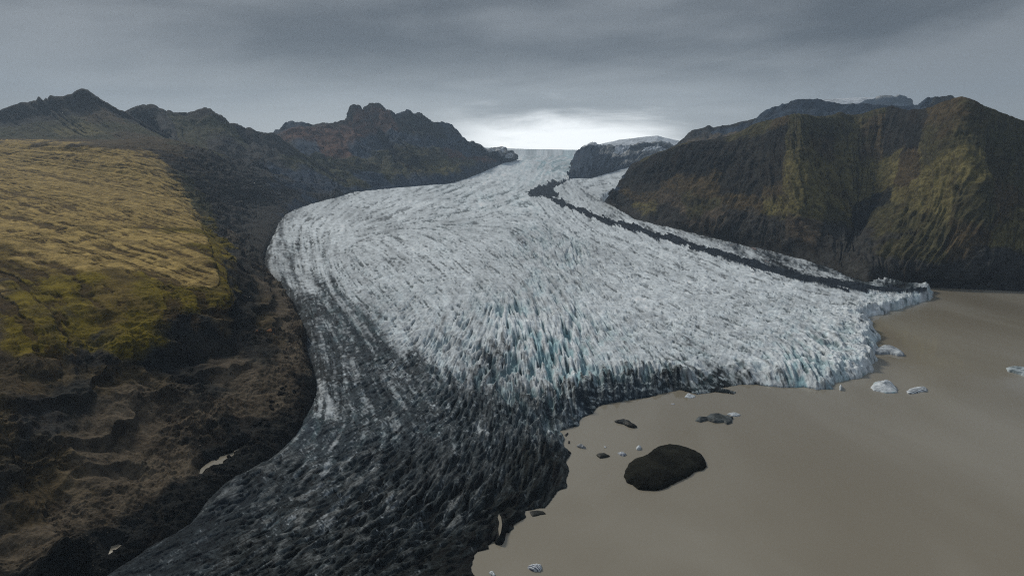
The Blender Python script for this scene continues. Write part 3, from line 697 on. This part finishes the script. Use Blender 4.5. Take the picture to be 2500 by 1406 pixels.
# ---- middle ridge running down to the glacier
ridge('mountain_middle_ridge',
 [(250,300),(300,285),(315,276),(330,268),(345,265),(352,262),(362,267),(374,263),(385,270),(400,275),(412,281),(416,276),(424,282),(440,283),(460,286),(472,283),(485,275),(500,270),(515,273),(530,283),(545,295),(560,312),(566,308),(575,310),(590,316),(603,322),(610,319),(630,328),(655,331),(668,333),(690,350),(720,372),(760,400),(800,428),(840,452),(872,468)],
 [(500,440),(600,470),(690,515),(760,500),(815,484),(872,473)], M_land,
 ['kdvvdrrr','kdvvddrr','kdddvvrr','kduddvrr','kduuddrr','kduuvdrr','kduuvvrr','kuuuuvrr'], ([250,500,672,872],[5600,5600,5700,5500]), ([500,690,815,872],[3700,3850,4600,5350]), rows=6, conc=.35, label='dark rocky ridge with rounded knob sloping down to the glacier',
 step=2.0, amp=30, nsc=170, gul=26, gsp=120, seed=8, crag=12, spur=(260, 31))

# ---- table mountain behind
ridge('mountain_back',
 [(640,350),(672,331),(690,318),(700,309),(706,307),(712,304),(718,309),(724,306),(734,306),(742,312),(770,314),(790,310),(815,315),(835,305),(847,299),(849,293),(854,297),(857,288),(857,272),(866,265),(878,265),(884,271),(895,264),(908,260),(920,263),(935,272),(950,281),(962,288),(975,284),(990,281),(1003,280),(1020,283),(1032,290),(1045,305),(1070,306),(1092,309),(1098,318),(1108,328),(1125,342),(1140,350),(1158,357),(1170,368),(1190,376),(1205,373),(1225,371),(1243,376),(1249,381),(1252,392)],
 [(760,470),(870,472),(935,466),(1000,459),(1100,450),(1150,428),(1200,413),(1240,391),(1252,393)], M_far,
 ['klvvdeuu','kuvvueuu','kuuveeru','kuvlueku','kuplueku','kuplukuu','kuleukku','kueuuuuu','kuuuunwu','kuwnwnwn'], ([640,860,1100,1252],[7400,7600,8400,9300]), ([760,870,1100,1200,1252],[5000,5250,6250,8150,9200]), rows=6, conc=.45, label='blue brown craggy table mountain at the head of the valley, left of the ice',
 step=1.8, amp=55, nsc=260, gul=55, gsp=210, seed=12, crag=34, strata=0, spur=(420, 37))

# ---- snow streaked rock between the two ice streams
ridge('mountain_centre_rock',
 [(1390,430),(1398,412),(1406,392),(1415,374),(1428,362),(1440,357),(1455,358),(1468,362),(1478,365),(1490,362),(1500,366),(1512,362),(1525,364),(1540,360),(1555,359),(1570,355),(1590,356),(1610,353),(1622,357),(1636,361),(1650,368)],
 [(1388,434),(1420,436),(1440,434),(1490,422),(1540,410),(1600,385),(1650,372)], M_far,
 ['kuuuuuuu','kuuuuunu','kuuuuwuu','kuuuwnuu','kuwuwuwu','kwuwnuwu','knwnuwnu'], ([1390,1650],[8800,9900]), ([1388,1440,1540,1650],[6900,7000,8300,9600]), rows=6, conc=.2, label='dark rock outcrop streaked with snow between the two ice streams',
 step=1.6, amp=50, nsc=200, gul=40, gsp=160, seed=15, crag=30)

# ---- right mountain
RT = [
 [(1475,490),(1488,481,4080),(1500,472,4180),(1512,460,4300),(1520,447,4420),(1527,436,4520),(1532,428,4600)],
 [(1515,510),(1528,494,3960),(1535,475,4080),(1540,455,4200),(1542,436,4330),(1545,418,4430),(1548,404,4600)],
 [(1570,538),(1578,515,3640),(1585,488,3740),(1590,455,3880),(1590,432,3960),(1592,408,4030),(1600,380,4350)],
 [(1640,553),(1645,525,3330),(1645,495,3450),(1645,455,3620),(1645,420,3740),(1650,385,3850),(1662,357,4250)],
 [(1720,573),(1715,538,3080),(1705,500,3220),(1700,455,3400),(1700,415,3560),(1705,382,3700),(1725,347,4100)],
 [(1820,596),(1825,555,2860),(1828,510,2990),(1825,460,3180),(1825,410,3380),(1828,370,3550),(1850,304,3900)],
 [(1890,611),(1890,568,2730),(1895,520,2830),(1895,465,2990),(1895,410,3180),(1900,350,3400),(1905,290,3800)],
 [(1960,629),(1955,580,2610),(1955,525,2700),(1950,465,2830),(1948,400,3020),(1948,345,3280),(1945,282,3700)],
 [(2035,650),(2040,600,2520),(2045,555,2690),(2040,495,2920),(2012,425,3150),(1988,355,3420),(2005,287,3780)],
 [(2065,662),(2066,620,2450),(2070,575,2700),(2082,520,3000),(2082,450,3320),(2066,360,3640),(2060,282,3900)],
 [(2090,672),(2088,622,2430),(2094,575,2680),(2110,515,2960),(2122,440,3260),(2126,360,3570),(2125,273,3850)],
 [(2120,684),(2115,625,2350),(2128,570,2560),(2155,505,2830),(2172,440,3110),(2180,360,3450),(2180,261,3800)],
 [('w',0,0,0),(2170,640,2220),(2190,570,2400),(2215,500,2660),(2228,430,2940),(2236,350,3250),(2235,270,3600)],
 [('w',0,0,0),(2245,650,2130),(2268,580,2260),(2282,500,2470),(2286,420,2730),(2288,340,2970),(2290,256,3300)],
 [('w',0,0,0),(2370,655,2090),(2370,585,2180),(2368,500,2330),(2360,410,2550),(2352,320,2790),(2342,242,3050)],
 [('w',0,0,0),(2450,655,2090),(2450,585,2200),(2450,505,2380),(2445,425,2600),(2438,345,2820),(2430,277,3000)],
 [('w',0,0,0),(2560,660,2080),(2560,590,2200),(2560,520,2400),(2550,450,2600),(2545,385,2800),(2535,315,3000)],
 [('w',0,0,0),(2900,670,2000),(2900,610,2150),(2900,550,2350),(2890,490,2550),(2880,430,2750),(2870,390,2950)]]
SH = {12:(2175,699),13:(2250,701),14:(2370,706),15:(2450,709),16:(2560,714),17:(2900,730)}
SKYR = [(1532,428),(1540,412),(1548,404),(1570,393),(1600,380),(1640,366),(1680,353),(1720,347),(1760,344),(1800,328),(1830,312),(1850,304),(1880,297),(1905,290),(1930,283),(1945,282),(1965,284),(1990,288),(2010,286),(2035,284),(2042,278),(2052,275),(2060,281),(2085,284),(2105,280),(2125,273),(2150,266),(2168,262),(2176,260),(2185,264),(2200,270),(2215,272),(2240,270),(2262,268),(2285,258),(2305,250),(2325,244),(2342,242),(2358,246),(2380,256),(2410,270),(2440,281),(2480,296),(2535,315),(2700,355),(2870,390)]
K = []
for i, r in enumerate(RT):
    row = [HP(*r[0]) if i not in SH else np.append(on_level(*SH[i]), -1.0)] + [P(*q) for q in r[1:]]
    K.append(row)
K = np.array(K); n0 = len(K); tt = np.linspace(0, n0 - 1, 86); K = np.einsum('ai,ijk->ajk', crw(tt, n0), K)
sk = np.array(SKYR, float)
for r in K:
    s = screen(r[-1]); r[-1] = P(s[0], np.interp(s[0], sk[:, 0], sk[:, 1]), r[-1][1])
under = K[:, :1] + np.array([0, -50, -35.]); bk1 = K[:, -1:] + np.array([30, 350, -230.]); bk2 = K[:, -1:] + np.array([60, 1100, -600.])
K = np.concatenate([under, K, bk1, bk2], 1)
RC0 = ['kddudruuu','kddbrkkrr','kdpbrkklr','kddsbkklv','kdslbkkrl','kddbrrrll','kddpbrkbl','kdsppplvv','kddlppblr','kddbrpplr','kddkrpbvr','kddlkprrr','kddlpbkrl','kddlpplbr','kddblplbb','kddpblvll','kddpblvll','kddbbllll']
RC = [RC0[int(round(t))] for t in tt]
# widen: palette per refined station
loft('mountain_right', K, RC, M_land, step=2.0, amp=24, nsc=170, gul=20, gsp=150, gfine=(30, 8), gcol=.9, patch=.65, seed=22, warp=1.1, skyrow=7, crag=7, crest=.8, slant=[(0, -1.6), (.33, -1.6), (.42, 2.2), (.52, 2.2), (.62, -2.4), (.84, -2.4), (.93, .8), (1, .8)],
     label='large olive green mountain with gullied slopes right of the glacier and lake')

# ---- dark hazy ridge behind it with snow patches
ridge('mountain_right_ridge',
 [(1630,372),(1655,360),(1662,350),(1672,342),(1690,325),(1705,321),(1718,318),(1728,315),(1740,320),(1752,317),(1762,312),(1775,314),(1800,307),(1830,300),(1850,294),(1862,284),(1872,275),(1890,268),(1910,262),(1935,255),(1960,251),(1990,251),(2010,254),(2040,259),(2080,262),(2130,264),(2200,268),(2240,266),(2262,244),(2266,246),(2318,242),(2330,250),(2400,290)],
 [(1630,400),(1800,370),(2000,330),(2400,330)], M_far,
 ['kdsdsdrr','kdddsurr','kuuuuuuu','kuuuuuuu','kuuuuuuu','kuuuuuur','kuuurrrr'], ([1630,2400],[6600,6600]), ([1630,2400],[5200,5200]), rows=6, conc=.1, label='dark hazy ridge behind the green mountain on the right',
 step=2.0, amp=24, nsc=160, gul=20, gsp=120, seed=26, crag=10)
# ---- snow dome and ghostly summit far behind
ridge('mountain_snow_dome',
 [(1940,256),(1980,247),(2040,242),(2100,239),(2140,240),(2180,245),(2240,262)], [(1940,300),(2240,300)], M_far,
 ['knnnnnnn','knnnnnnn','knnnnnnn'], ([1940,2240],[13000,13000]), ([1940,2240],[11000,11000]), rows=4, label='pale snow slope above the dark ridge', step=3, amp=30, nsc=900, seed=30)
ridge('mountain_far_summit',
 [(2080,264),(2100,254),(2112,248),(2130,244),(2145,238),(2160,235),(2172,235),(2182,239),(2194,234),(2206,238),(2218,246),(2228,258),(2250,275)], [(2080,300),(2250,300)], M_far,
 ['kuuwuuuu','kuuuuwuu','kuuuuuuu'], ([2080,2250],[12000,12000]), ([2080,2250],[10500,10500]), rows=5, label='faint craggy summit in the cloud behind the right mountain', step=2, amp=50, nsc=300, seed=31, crag=40)
ridge('mountain_ice_cap_crest',
 [(1430,362),(1470,352),(1510,344),(1550,338),(1590,333),(1605,332),(1618,336),(1660,346),(1720,352),(1800,356)], [(1430,372),(1800,372)], M_far,
 ['knnnnnnn','knnnnnnn','knwnnnnn','knnnnnnn'], ([1430,1800],[17500,17500]), ([1430,1800],[15000,15000]), rows=4, label='low snow covered crest on the horizon of the ice cap', step=2.4, amp=50, nsc=700, seed=34)

# ------------------------------------------------------------------ lake
m, n, b = new_mat('lake_water')
g = n.new('ShaderNodeNewGeometry'); pos = g.outputs['Position']
lp = n.mapping(pos, scale=(0.0035, 0.0014, 1), rot=(0, 0, .2))
a = n.noise(lp, 1.0, 4, 0.5, 0.6)
wc = n.mix(n.rng(a, .35, .65), (0.235, 0.205, 0.152, 1), (0.300, 0.272, 0.216, 1))
n.link(wc, b.inputs['Base Color'])
lw = n.mapping(pos, scale=(0.004, 0.0012, 1), rot=(0, 0, -.15), loc=(4, 2, 0))
n.link(n.rng(n.noise(lw, 1.0, 3, .5, .3), .4, .62, 0.03, 0.20), b.inputs['Roughness'])
b.inputs['IOR'].default_value = 1.40
w1 = n.noise(n.mapping(pos, scale=(1, .6, 1)), 0.35, 4, 0.6); bp = n.new('ShaderNodeBump'); bp.inputs['Strength'].default_value = .04; bp.inputs['Distance'].default_value = .5
n.link(w1, bp.inputs['Height']); n.link(bp.outputs[0], b.inputs['Normal'])
M_lake = m
gxl = np.linspace(-1200, 9000, 60); gyl = np.concatenate([np.linspace(-200, 4500, 60)])
LX, LY = np.meshgrid(gxl, gyl, indexing='ij')
mesh_np('lake', np.stack([LX, LY, 0 * LX], -1).reshape(-1, 3), grid_faces(60, 60), M_lake)['kind'] = 'structure'
for W, lv in pond_geo:
    W = W + 0; me = bpy.data.meshes.new('meltwater_pond'); me.from_pydata([(x, y, lv) for x, y in W], [], [list(range(len(W)))]); me.materials.append(M_lake)
    link(bpy.data.objects.new('meltwater_pond', me))['kind'] = 'structure'
# ground sheet under everything, out to the horizon
m2_, n, b = new_mat('valley_floor'); b.inputs['Base Color'].default_value = (.05, .05, .045, 1); b.inputs['Roughness'].default_value = 1
pn = n.new('ShaderNodeNewGeometry'); n.link(n.mix(n.noise(pn.outputs['Position'], .01, 5), (.03, .03, .028, 1), (.08, .075, .06, 1)), b.inputs['Base Color'])
s_ = 11900.0
mesh_np('ground', [(-s_, -1400, -12), (s_, -1400, -12), (s_, 19300, -12), (-s_, 19300, -12)], [[0, 1, 2, 3]], m2_)['kind'] = 'structure'

# ------------------------------------------------------------------ ice bergs
M_berg = ground_mat('berg_ice', 3.0, 0.2, 0.6, 0.3, .15)
def berg(name, pts, hgt, cols, label, cat, stripes=0.0, seed=0, rough=0.35, peak=None, n=70, mat=None, group=None, dome=False, water=0.0, sh=0.35):
    """floating body whose waterline outline is the given polygon"""
    W = on_level([p[0] for p in pts], [p[1] for p in pts], water); c = W.mean(0)
    sx = np.ptp(W[:, 0]); sy = np.ptp(W[:, 1]); s = max(min(sx, sy), .5)
    lo = W.min(0) - s * .08; hi = W.max(0) + s * .08
    x = np.linspace(lo[0], hi[0], n); y = np.linspace(lo[1], hi[1], n)
    X, Y = np.meshgrid(x, y, indexing='ij')
    Xw = X + fbm(X / s * 2.2, Y / s * 2.2, oct=4, seed=seed, gain=.6) * s * .09; Yw = Y + fbm(X / s * 2.2, Y / s * 2.2, oct=4, seed=seed + 7, gain=.6) * s * .09
    d = seg_dist(Xw, Yw, W, closed=True); ins_ = inside(Xw, Yw, W); dm = d[ins_].max() if ins_.any() else 1
    t = np.where(ins_, d / dm, -d / dm)
    prof_ = np.where(t > 0, np.sqrt(np.clip(1 - (1 - np.clip(t, 0, 1)) ** 2, 0, 1)) if dome else np.clip(t, 0, 1) ** sh, t * 2.5)
    nz = fbm(X / s * 3, Y / s * 3, oct=5, seed=seed + 3, gain=.6) * rough + fbm((X + .5 * Y) / s * 2, Y / s, oct=4, seed=seed + 5, ridged=True) * rough * .5
    tilt = 1.0
    if peak is not None: 
        pk = on_level(*peak, water); tilt = .35 + .95 * np.exp(-(((X - pk[0]) ** 2 + (Y - pk[1]) ** 2) / (s * .45) ** 2))
    st = np.sin((X * .8 + Y * 1.1) / s * 26 + 3 * fbm(X / s, Y / s, oct=3, seed=seed)) if stripes else 0
    hgt = hgt * (.7 if not dome else 1.0)
    Z = water - .6 + hgt * prof_ * tilt * (1 + nz) + st * stripes * hgt * .18 + .6 * (t > 0)
    Z = np.where(t > 0, np.maximum(Z, water + .15), np.maximum(Z, water - 1.5))
    cn = sstep(-.35, .35, fbm(X / s * 4, Y / s * 4, oct=5, seed=seed + 11, gain=.65) + .5 * (st if stripes else 0))[..., None]
    C = np.array(cols[0]) * (1 - cn) + np.array(cols[1]) * cn
    if len(cols) > 2:
        b3 = sstep(.25, .45, fbm(X / s * 1.6, Y / s * 1.6, oct=3, seed=seed + 15))[..., None]; C = C * (1 - b3) + np.array(cols[2]) * b3
    V = np.stack([X - c[0], Y - c[1], Z - water], -1).reshape(-1, 3); Fq = grid_faces(n, n)
    Fq = Fq[(t.ravel()[Fq] > -.12).any(1)]
    V, Fq, C = compact(V, Fq, C.reshape(-1, 3))
    o = mesh_np(name, V, Fq, mat or M_berg, C, smooth=n > 30); o.location = (c[0], c[1], water)
    return tag(o, label, cat, group)
WH, GY, DK, TL, BK = (.68,.72,.74), (.32,.35,.37), (.07,.075,.075), (.36,.52,.54), (.016,.017,.014)
GB = 'icebergs floating on the brown lake'
berg('debris_island', [(1523,1160),(1524,1143),(1530,1133),(1552,1122),(1572,1115),(1600,1098),(1632,1088),(1660,1093),(1698,1103),(1712,1112),(1726,1124),(1731,1137),(1722,1147),(1695,1160),(1660,1173),(1633,1190),(1618,1198),(1590,1197),(1560,1193),(1545,1180),(1530,1176)],
     9, [(.009,.009,.007),(.020,.020,.015)], 'largest floating mound covered in black debris, rounded top', 'iceberg', seed=1, rough=.10, dome=True, n=150, mat=M_mor, group=GB)
berg('iceberg', [(2126,946),(2132,938),(2150,935),(2165,937),(2180,940),(2191,952),(2190,959),(2165,960),(2148,956),(2130,953)], 12, [GY, WH, TL], 'white iceberg with a turquoise flank and pointed top, off the right lobe', 'iceberg', seed=2, rough=.5, peak=(2158,940), group=GB)
berg('iceberg', [(2214,958),(2222,950),(2240,945),(2258,946),(2265,950),(2263,957),(2248,957),(2235,961),(2220,962)], 5, [(.16,.18,.2), WH], 'low flat iceberg with grey and white stripes', 'iceberg', stripes=.6, seed=3, rough=.12, group=GB)
berg('iceberg', [(2458,900),(2470,895),(2490,896),(2520,903),(2540,912),(2530,922),(2500,919),(2478,912),(2462,907)], 8, [(.12,.15,.16), (.5,.56,.58)], 'dirty blue white iceberg cut by the right edge of the photo', 'iceberg', seed=4, rough=.4, group=GB)
berg('iceberg', [(2048,951),(2049,945),(2053,943),(2057,948),(2056,953),(2051,954)], 7, [GY, WH], 'small upright speckled iceberg close to the right ice front', 'iceberg', seed=5, rough=.5, n=30, group=GB)
berg('iceberg', [(2128,862),(2138,852),(2155,847),(2172,847),(2190,853),(2203,861),(2211,868),(2205,871),(2190,869),(2170,864),(2150,866)], 11, [(.2,.22,.24), (.56,.6,.62)], 'long dirty white iceberg touching the right ice front', 'iceberg', seed=6, rough=.5, group=GB)
berg('iceberg', [(1697,1027),(1706,1019),(1722,1020),(1735,1012),(1755,1010),(1770,1016),(1788,1020),(1787,1032),(1775,1037),(1765,1031),(1745,1033),(1728,1026),(1712,1031)], 7, [(.03,.036,.036), (.12,.135,.135)], 'ragged dark green grey iceberg north of the black mound', 'iceberg', seed=7, rough=.55, group=GB)
berg('iceberg', [(1774,1012),(1785,1008),(1797,1008),(1808,1013),(1800,1017),(1788,1016)], 3.5, [GY, WH], 'thin white floe behind the ragged dark iceberg', 'iceberg', stripes=.5, seed=8, group=GB)
berg('iceberg', [(1500,1029),(1512,1028),(1522,1026),(1536,1029),(1545,1036),(1555,1043),(1545,1045),(1532,1042),(1520,1035),(1505,1032)], 6, [BK, (.035,.04,.04)], 'black ragged iceberg alone near the dark ice front', 'iceberg', seed=9, rough=.5, group=GB)
berg('iceberg', [(1637,985),(1647,985),(1647,988),(1638,987)], 1.5, [GY, (.5,.48,.48)], 'tiny pale sliver of ice behind the dark icebergs', 'iceberg', seed=10, n=20, group=GB)
berg('iceberg', [(1671,970),(1676,963),(1683,962),(1698,967),(1697,971),(1685,972)], 5, [(.3,.33,.35), WH], 'white angular iceberg against the dirty ice front', 'iceberg', seed=11, rough=.4, n=40, peak=(1677,964), group=GB)
berg('iceberg', [(1408,1090),(1414,1086),(1422,1087),(1430,1094),(1424,1095),(1414,1093)], 4.5, [(.05,.055,.06), (.4,.42,.44)], 'small grey iceberg with dark base nearest the black shore', 'iceberg', seed=12, rough=.5, n=40, group=GB)
berg('iceberg', [(1474,1090),(1480,1090),(1480,1093),(1475,1093)], 1.5, [WH, (.3,.3,.3)], 'tiny white ice fragment between the grey and white icebergs', 'iceberg', seed=13, n=20, group=GB)
berg('iceberg', [(1553,1094),(1557,1091),(1565,1091),(1566,1096),(1560,1099),(1554,1098)], 5, [(.5,.55,.58), WH], 'small bright white blocky iceberg at the left tip of the black mound', 'iceberg', seed=14, n=30, rough=.25, group=GB)
berg('iceberg', [(1508,1107),(1518,1104),(1524,1106),(1530,1110),(1522,1114),(1514,1111)], 3.5, [(.16,.18,.24), WH], 'small blue white broken iceberg left of the black mound', 'iceberg', seed=15, n=40, rough=.6, group=GB)
berg('iceberg', [(1456,1111),(1460,1108),(1475,1107),(1490,1114),(1480,1117),(1464,1119)], 3, [BK, (.03,.032,.028)], 'flat smooth black floe left of the broken white iceberg', 'iceberg', seed=16, n=40, rough=.1, dome=True, group=GB)
berg('iceberg', [(1293,1249),(1310,1246),(1326,1248),(1333,1254),(1315,1258),(1300,1261)], 2, [BK, (.024,.026,.024)], 'flat black floe wedged beside the debris covered toe', 'iceberg', seed=17, n=40, rough=.1, group=GB)
berg('iceberg', [(1287,1386),(1295,1381),(1310,1379),(1322,1380),(1323,1390),(1316,1396),(1300,1394)], 4.5, [(.10,.11,.15), WH], 'white iceberg with dark side at the bottom of the photo', 'iceberg', stripes=.4, seed=18, n=60, rough=.35, group=GB)
berg('iceberg', [(1193,1399),(1200,1395),(1206,1397),(1211,1408),(1204,1408)], 3, [(.2,.22,.22), WH], 'small white iceberg at the bottom edge by the dark spit', 'iceberg', seed=19, n=40, rough=.4, group=GB)
berg('iceberg', [(1387,1077),(1391,1077),(1391,1083),(1387,1083)], 2, [BK, (.03,.03,.03)], 'tiny square black fragment off the dark shore', 'iceberg', seed=20, n=20, group=GB)
berg('iceberg', [(1378,1062),(1386,1056),(1388,1058),(1382,1066)], 2, [BK, (.03,.03,.03)], 'black sliver in the inlet of the dark ice front', 'iceberg', seed=21, n=20, group=GB)

# ------------------------------------------------------------------ boulders
_c0 = int(np.argmax(NTV[0] > 1.12)); NP_ = np.ascontiguousarray(NEARP[:, _c0:]); NS_ = screen(NP_)
def on_loft(px, py, Pn=None):
    d = (NS_[..., 0] - px) ** 2 + (NS_[..., 1] - py) ** 2
    if d.min() > 9: return None
    d = d + .02 * (NP_[..., 1] - NP_[..., 1].min())      # of near ties take the one in front
    return NP_.reshape(-1, 3)[np.argmin(d)]
import bmesh
def rock_mesh(name, seed, mat, tint):
    bm = bmesh.new(); bmesh.ops.create_icosphere(bm, subdivisions=3, radius=1.0)
    co = np.array([v.co[:] for v in bm.verts]); rr = np.random.RandomState(seed)
    for _ in range(9):                                # chop planes give broken faces
        nrm = rr.normal(size=3); nrm /= np.linalg.norm(nrm); h = rr.uniform(.45, .8)
        dd_ = co @ nrm - h; co = co - np.maximum(dd_, 0)[:, None] * nrm
    co += (fbm(co[:, 0] * 2, co[:, 1] * 2, co[:, 2] * 2, 3, seed) * .08)[:, None] * co
    co *= np.array([1.0, .8, .62])
    for v, q in zip(bm.verts, co): v.co = q
    me = bpy.data.meshes.new(name); bm.to_mesh(me); bm.free(); me.materials.append(mat)
    at = me.attributes.new('tint', 'FLOAT_COLOR', 'POINT')
    at.data.foreach_set('color', np.tile(np.array(list(tint) + [1.0], np.float32), len(me.vertices)))
    return me
M_rock = ground_mat('boulder_rock', 4.0, .4, .95, .7)
def boulder(me, p, size, label, group=None, rot=None):
    if p is None: return
    o = link(bpy.data.objects.new('boulder', me)); o.location = (p[0], p[1], p[2] + size * .2)
    o.scale = (size,) * 3; o.rotation_euler = rot or (rg.uniform(-.3, .3), rg.uniform(-.3, .3), rg.uniform(0, 6.28))
    return tag(o, label, 'boulder', group)
me_o = rock_mesh('boulder', 3, M_rock, (.36, .18, .09))
boulder(me_o, on_loft(656, 810, NEARP), 6.5, 'pale orange boulder, the biggest on the scree beside the dirty ice', 'orange boulders on the scree', (0, .1, .4))
boulder(me_o, on_loft(628, 808, NEARP), 3.0, 'small rusty orange boulder left of the pale orange one', 'orange boulders on the scree')
boulder(me_o, on_loft(668, 815, NEARP), 1.8, 'smallest orange boulder just right of the pale orange one', 'orange boulders on the scree')
gr = [rock_mesh('boulder', 20 + i, M_rock, t_) for i, t_ in enumerate([(.12,.105,.085), (.07,.063,.055), (.15,.12,.09)])]
bk = [rock_mesh('boulder', 30 + i, M_rock, t_) for i, t_ in enumerate([(.020,.020,.019), (.032,.030,.027), (.013,.014,.014)])]
for i in range(70):
    t_ = rg.uniform(); px = 60 + t_ * 520 + rg.normal() * 40; py = 1330 - t_ * 300 + rg.normal() * 60
    boulder(gr[i % 3], on_loft(px, py, NEARP), rg.uniform(.6, 1.8), 'small grey brown boulder scattered on the scree of the near hill', 'grey boulders on the scree')
bx = [(738,900),(700,960),(660,1030),(620,1075),(600,1095),(560,1110),(470,1200),(430,1260),(350,1310),(290,1345)]
for i in range(110):
    k_ = rg.uniform(0, len(bx) - 1.01); j_ = int(k_); f_ = k_ - j_
    px = bx[j_][0] * (1 - f_) + bx[j_ + 1][0] * f_ + rg.normal() * 14 - 10; py = bx[j_][1] * (1 - f_) + bx[j_ + 1][1] * f_ + rg.normal() * 14
    boulder(bk[i % 3], on_loft(px, py, NEARP), rg.uniform(1.2, 5.0) * (1.0 if px > 560 else .6), 'black boulder in the rubble between the near hill and the dirty ice', 'black boulders at the foot of the near hill')

# ------------------------------------------------------------------ haze
m = bpy.data.materials.new('haze_air'); m.use_nodes = True; n = NT(m.node_tree); n.n.clear()
o_ = n.new('ShaderNodeOutputMaterial'); vv = n.new('ShaderNodeVolumePrincipled')
vv.inputs['Color'].default_value = (.58, .77, 1.0, 1); vv.inputs['Density'].default_value = 3.0e-5; vv.inputs['Anisotropy'].default_value = .2
n.link(vv.outputs[0], o_.inputs['Volume'])
hx, hy0, hy1, hz0, hz1 = 12000., -1500., 19500., -14., 2600.
hv = [(x, y, z) for z in (hz0, hz1) for x, y in ((-hx, hy0), (hx, hy0), (hx, hy1), (-hx, hy1))]
ho = mesh_np('haze', hv, [[0, 3, 2, 1], [4, 5, 6, 7], [0, 1, 5, 4], [1, 2, 6, 5], [2, 3, 7, 6], [3, 0, 4, 7]], m, smooth=False); ho['kind'] = 'stuff'
print('done', time.time() - T0)
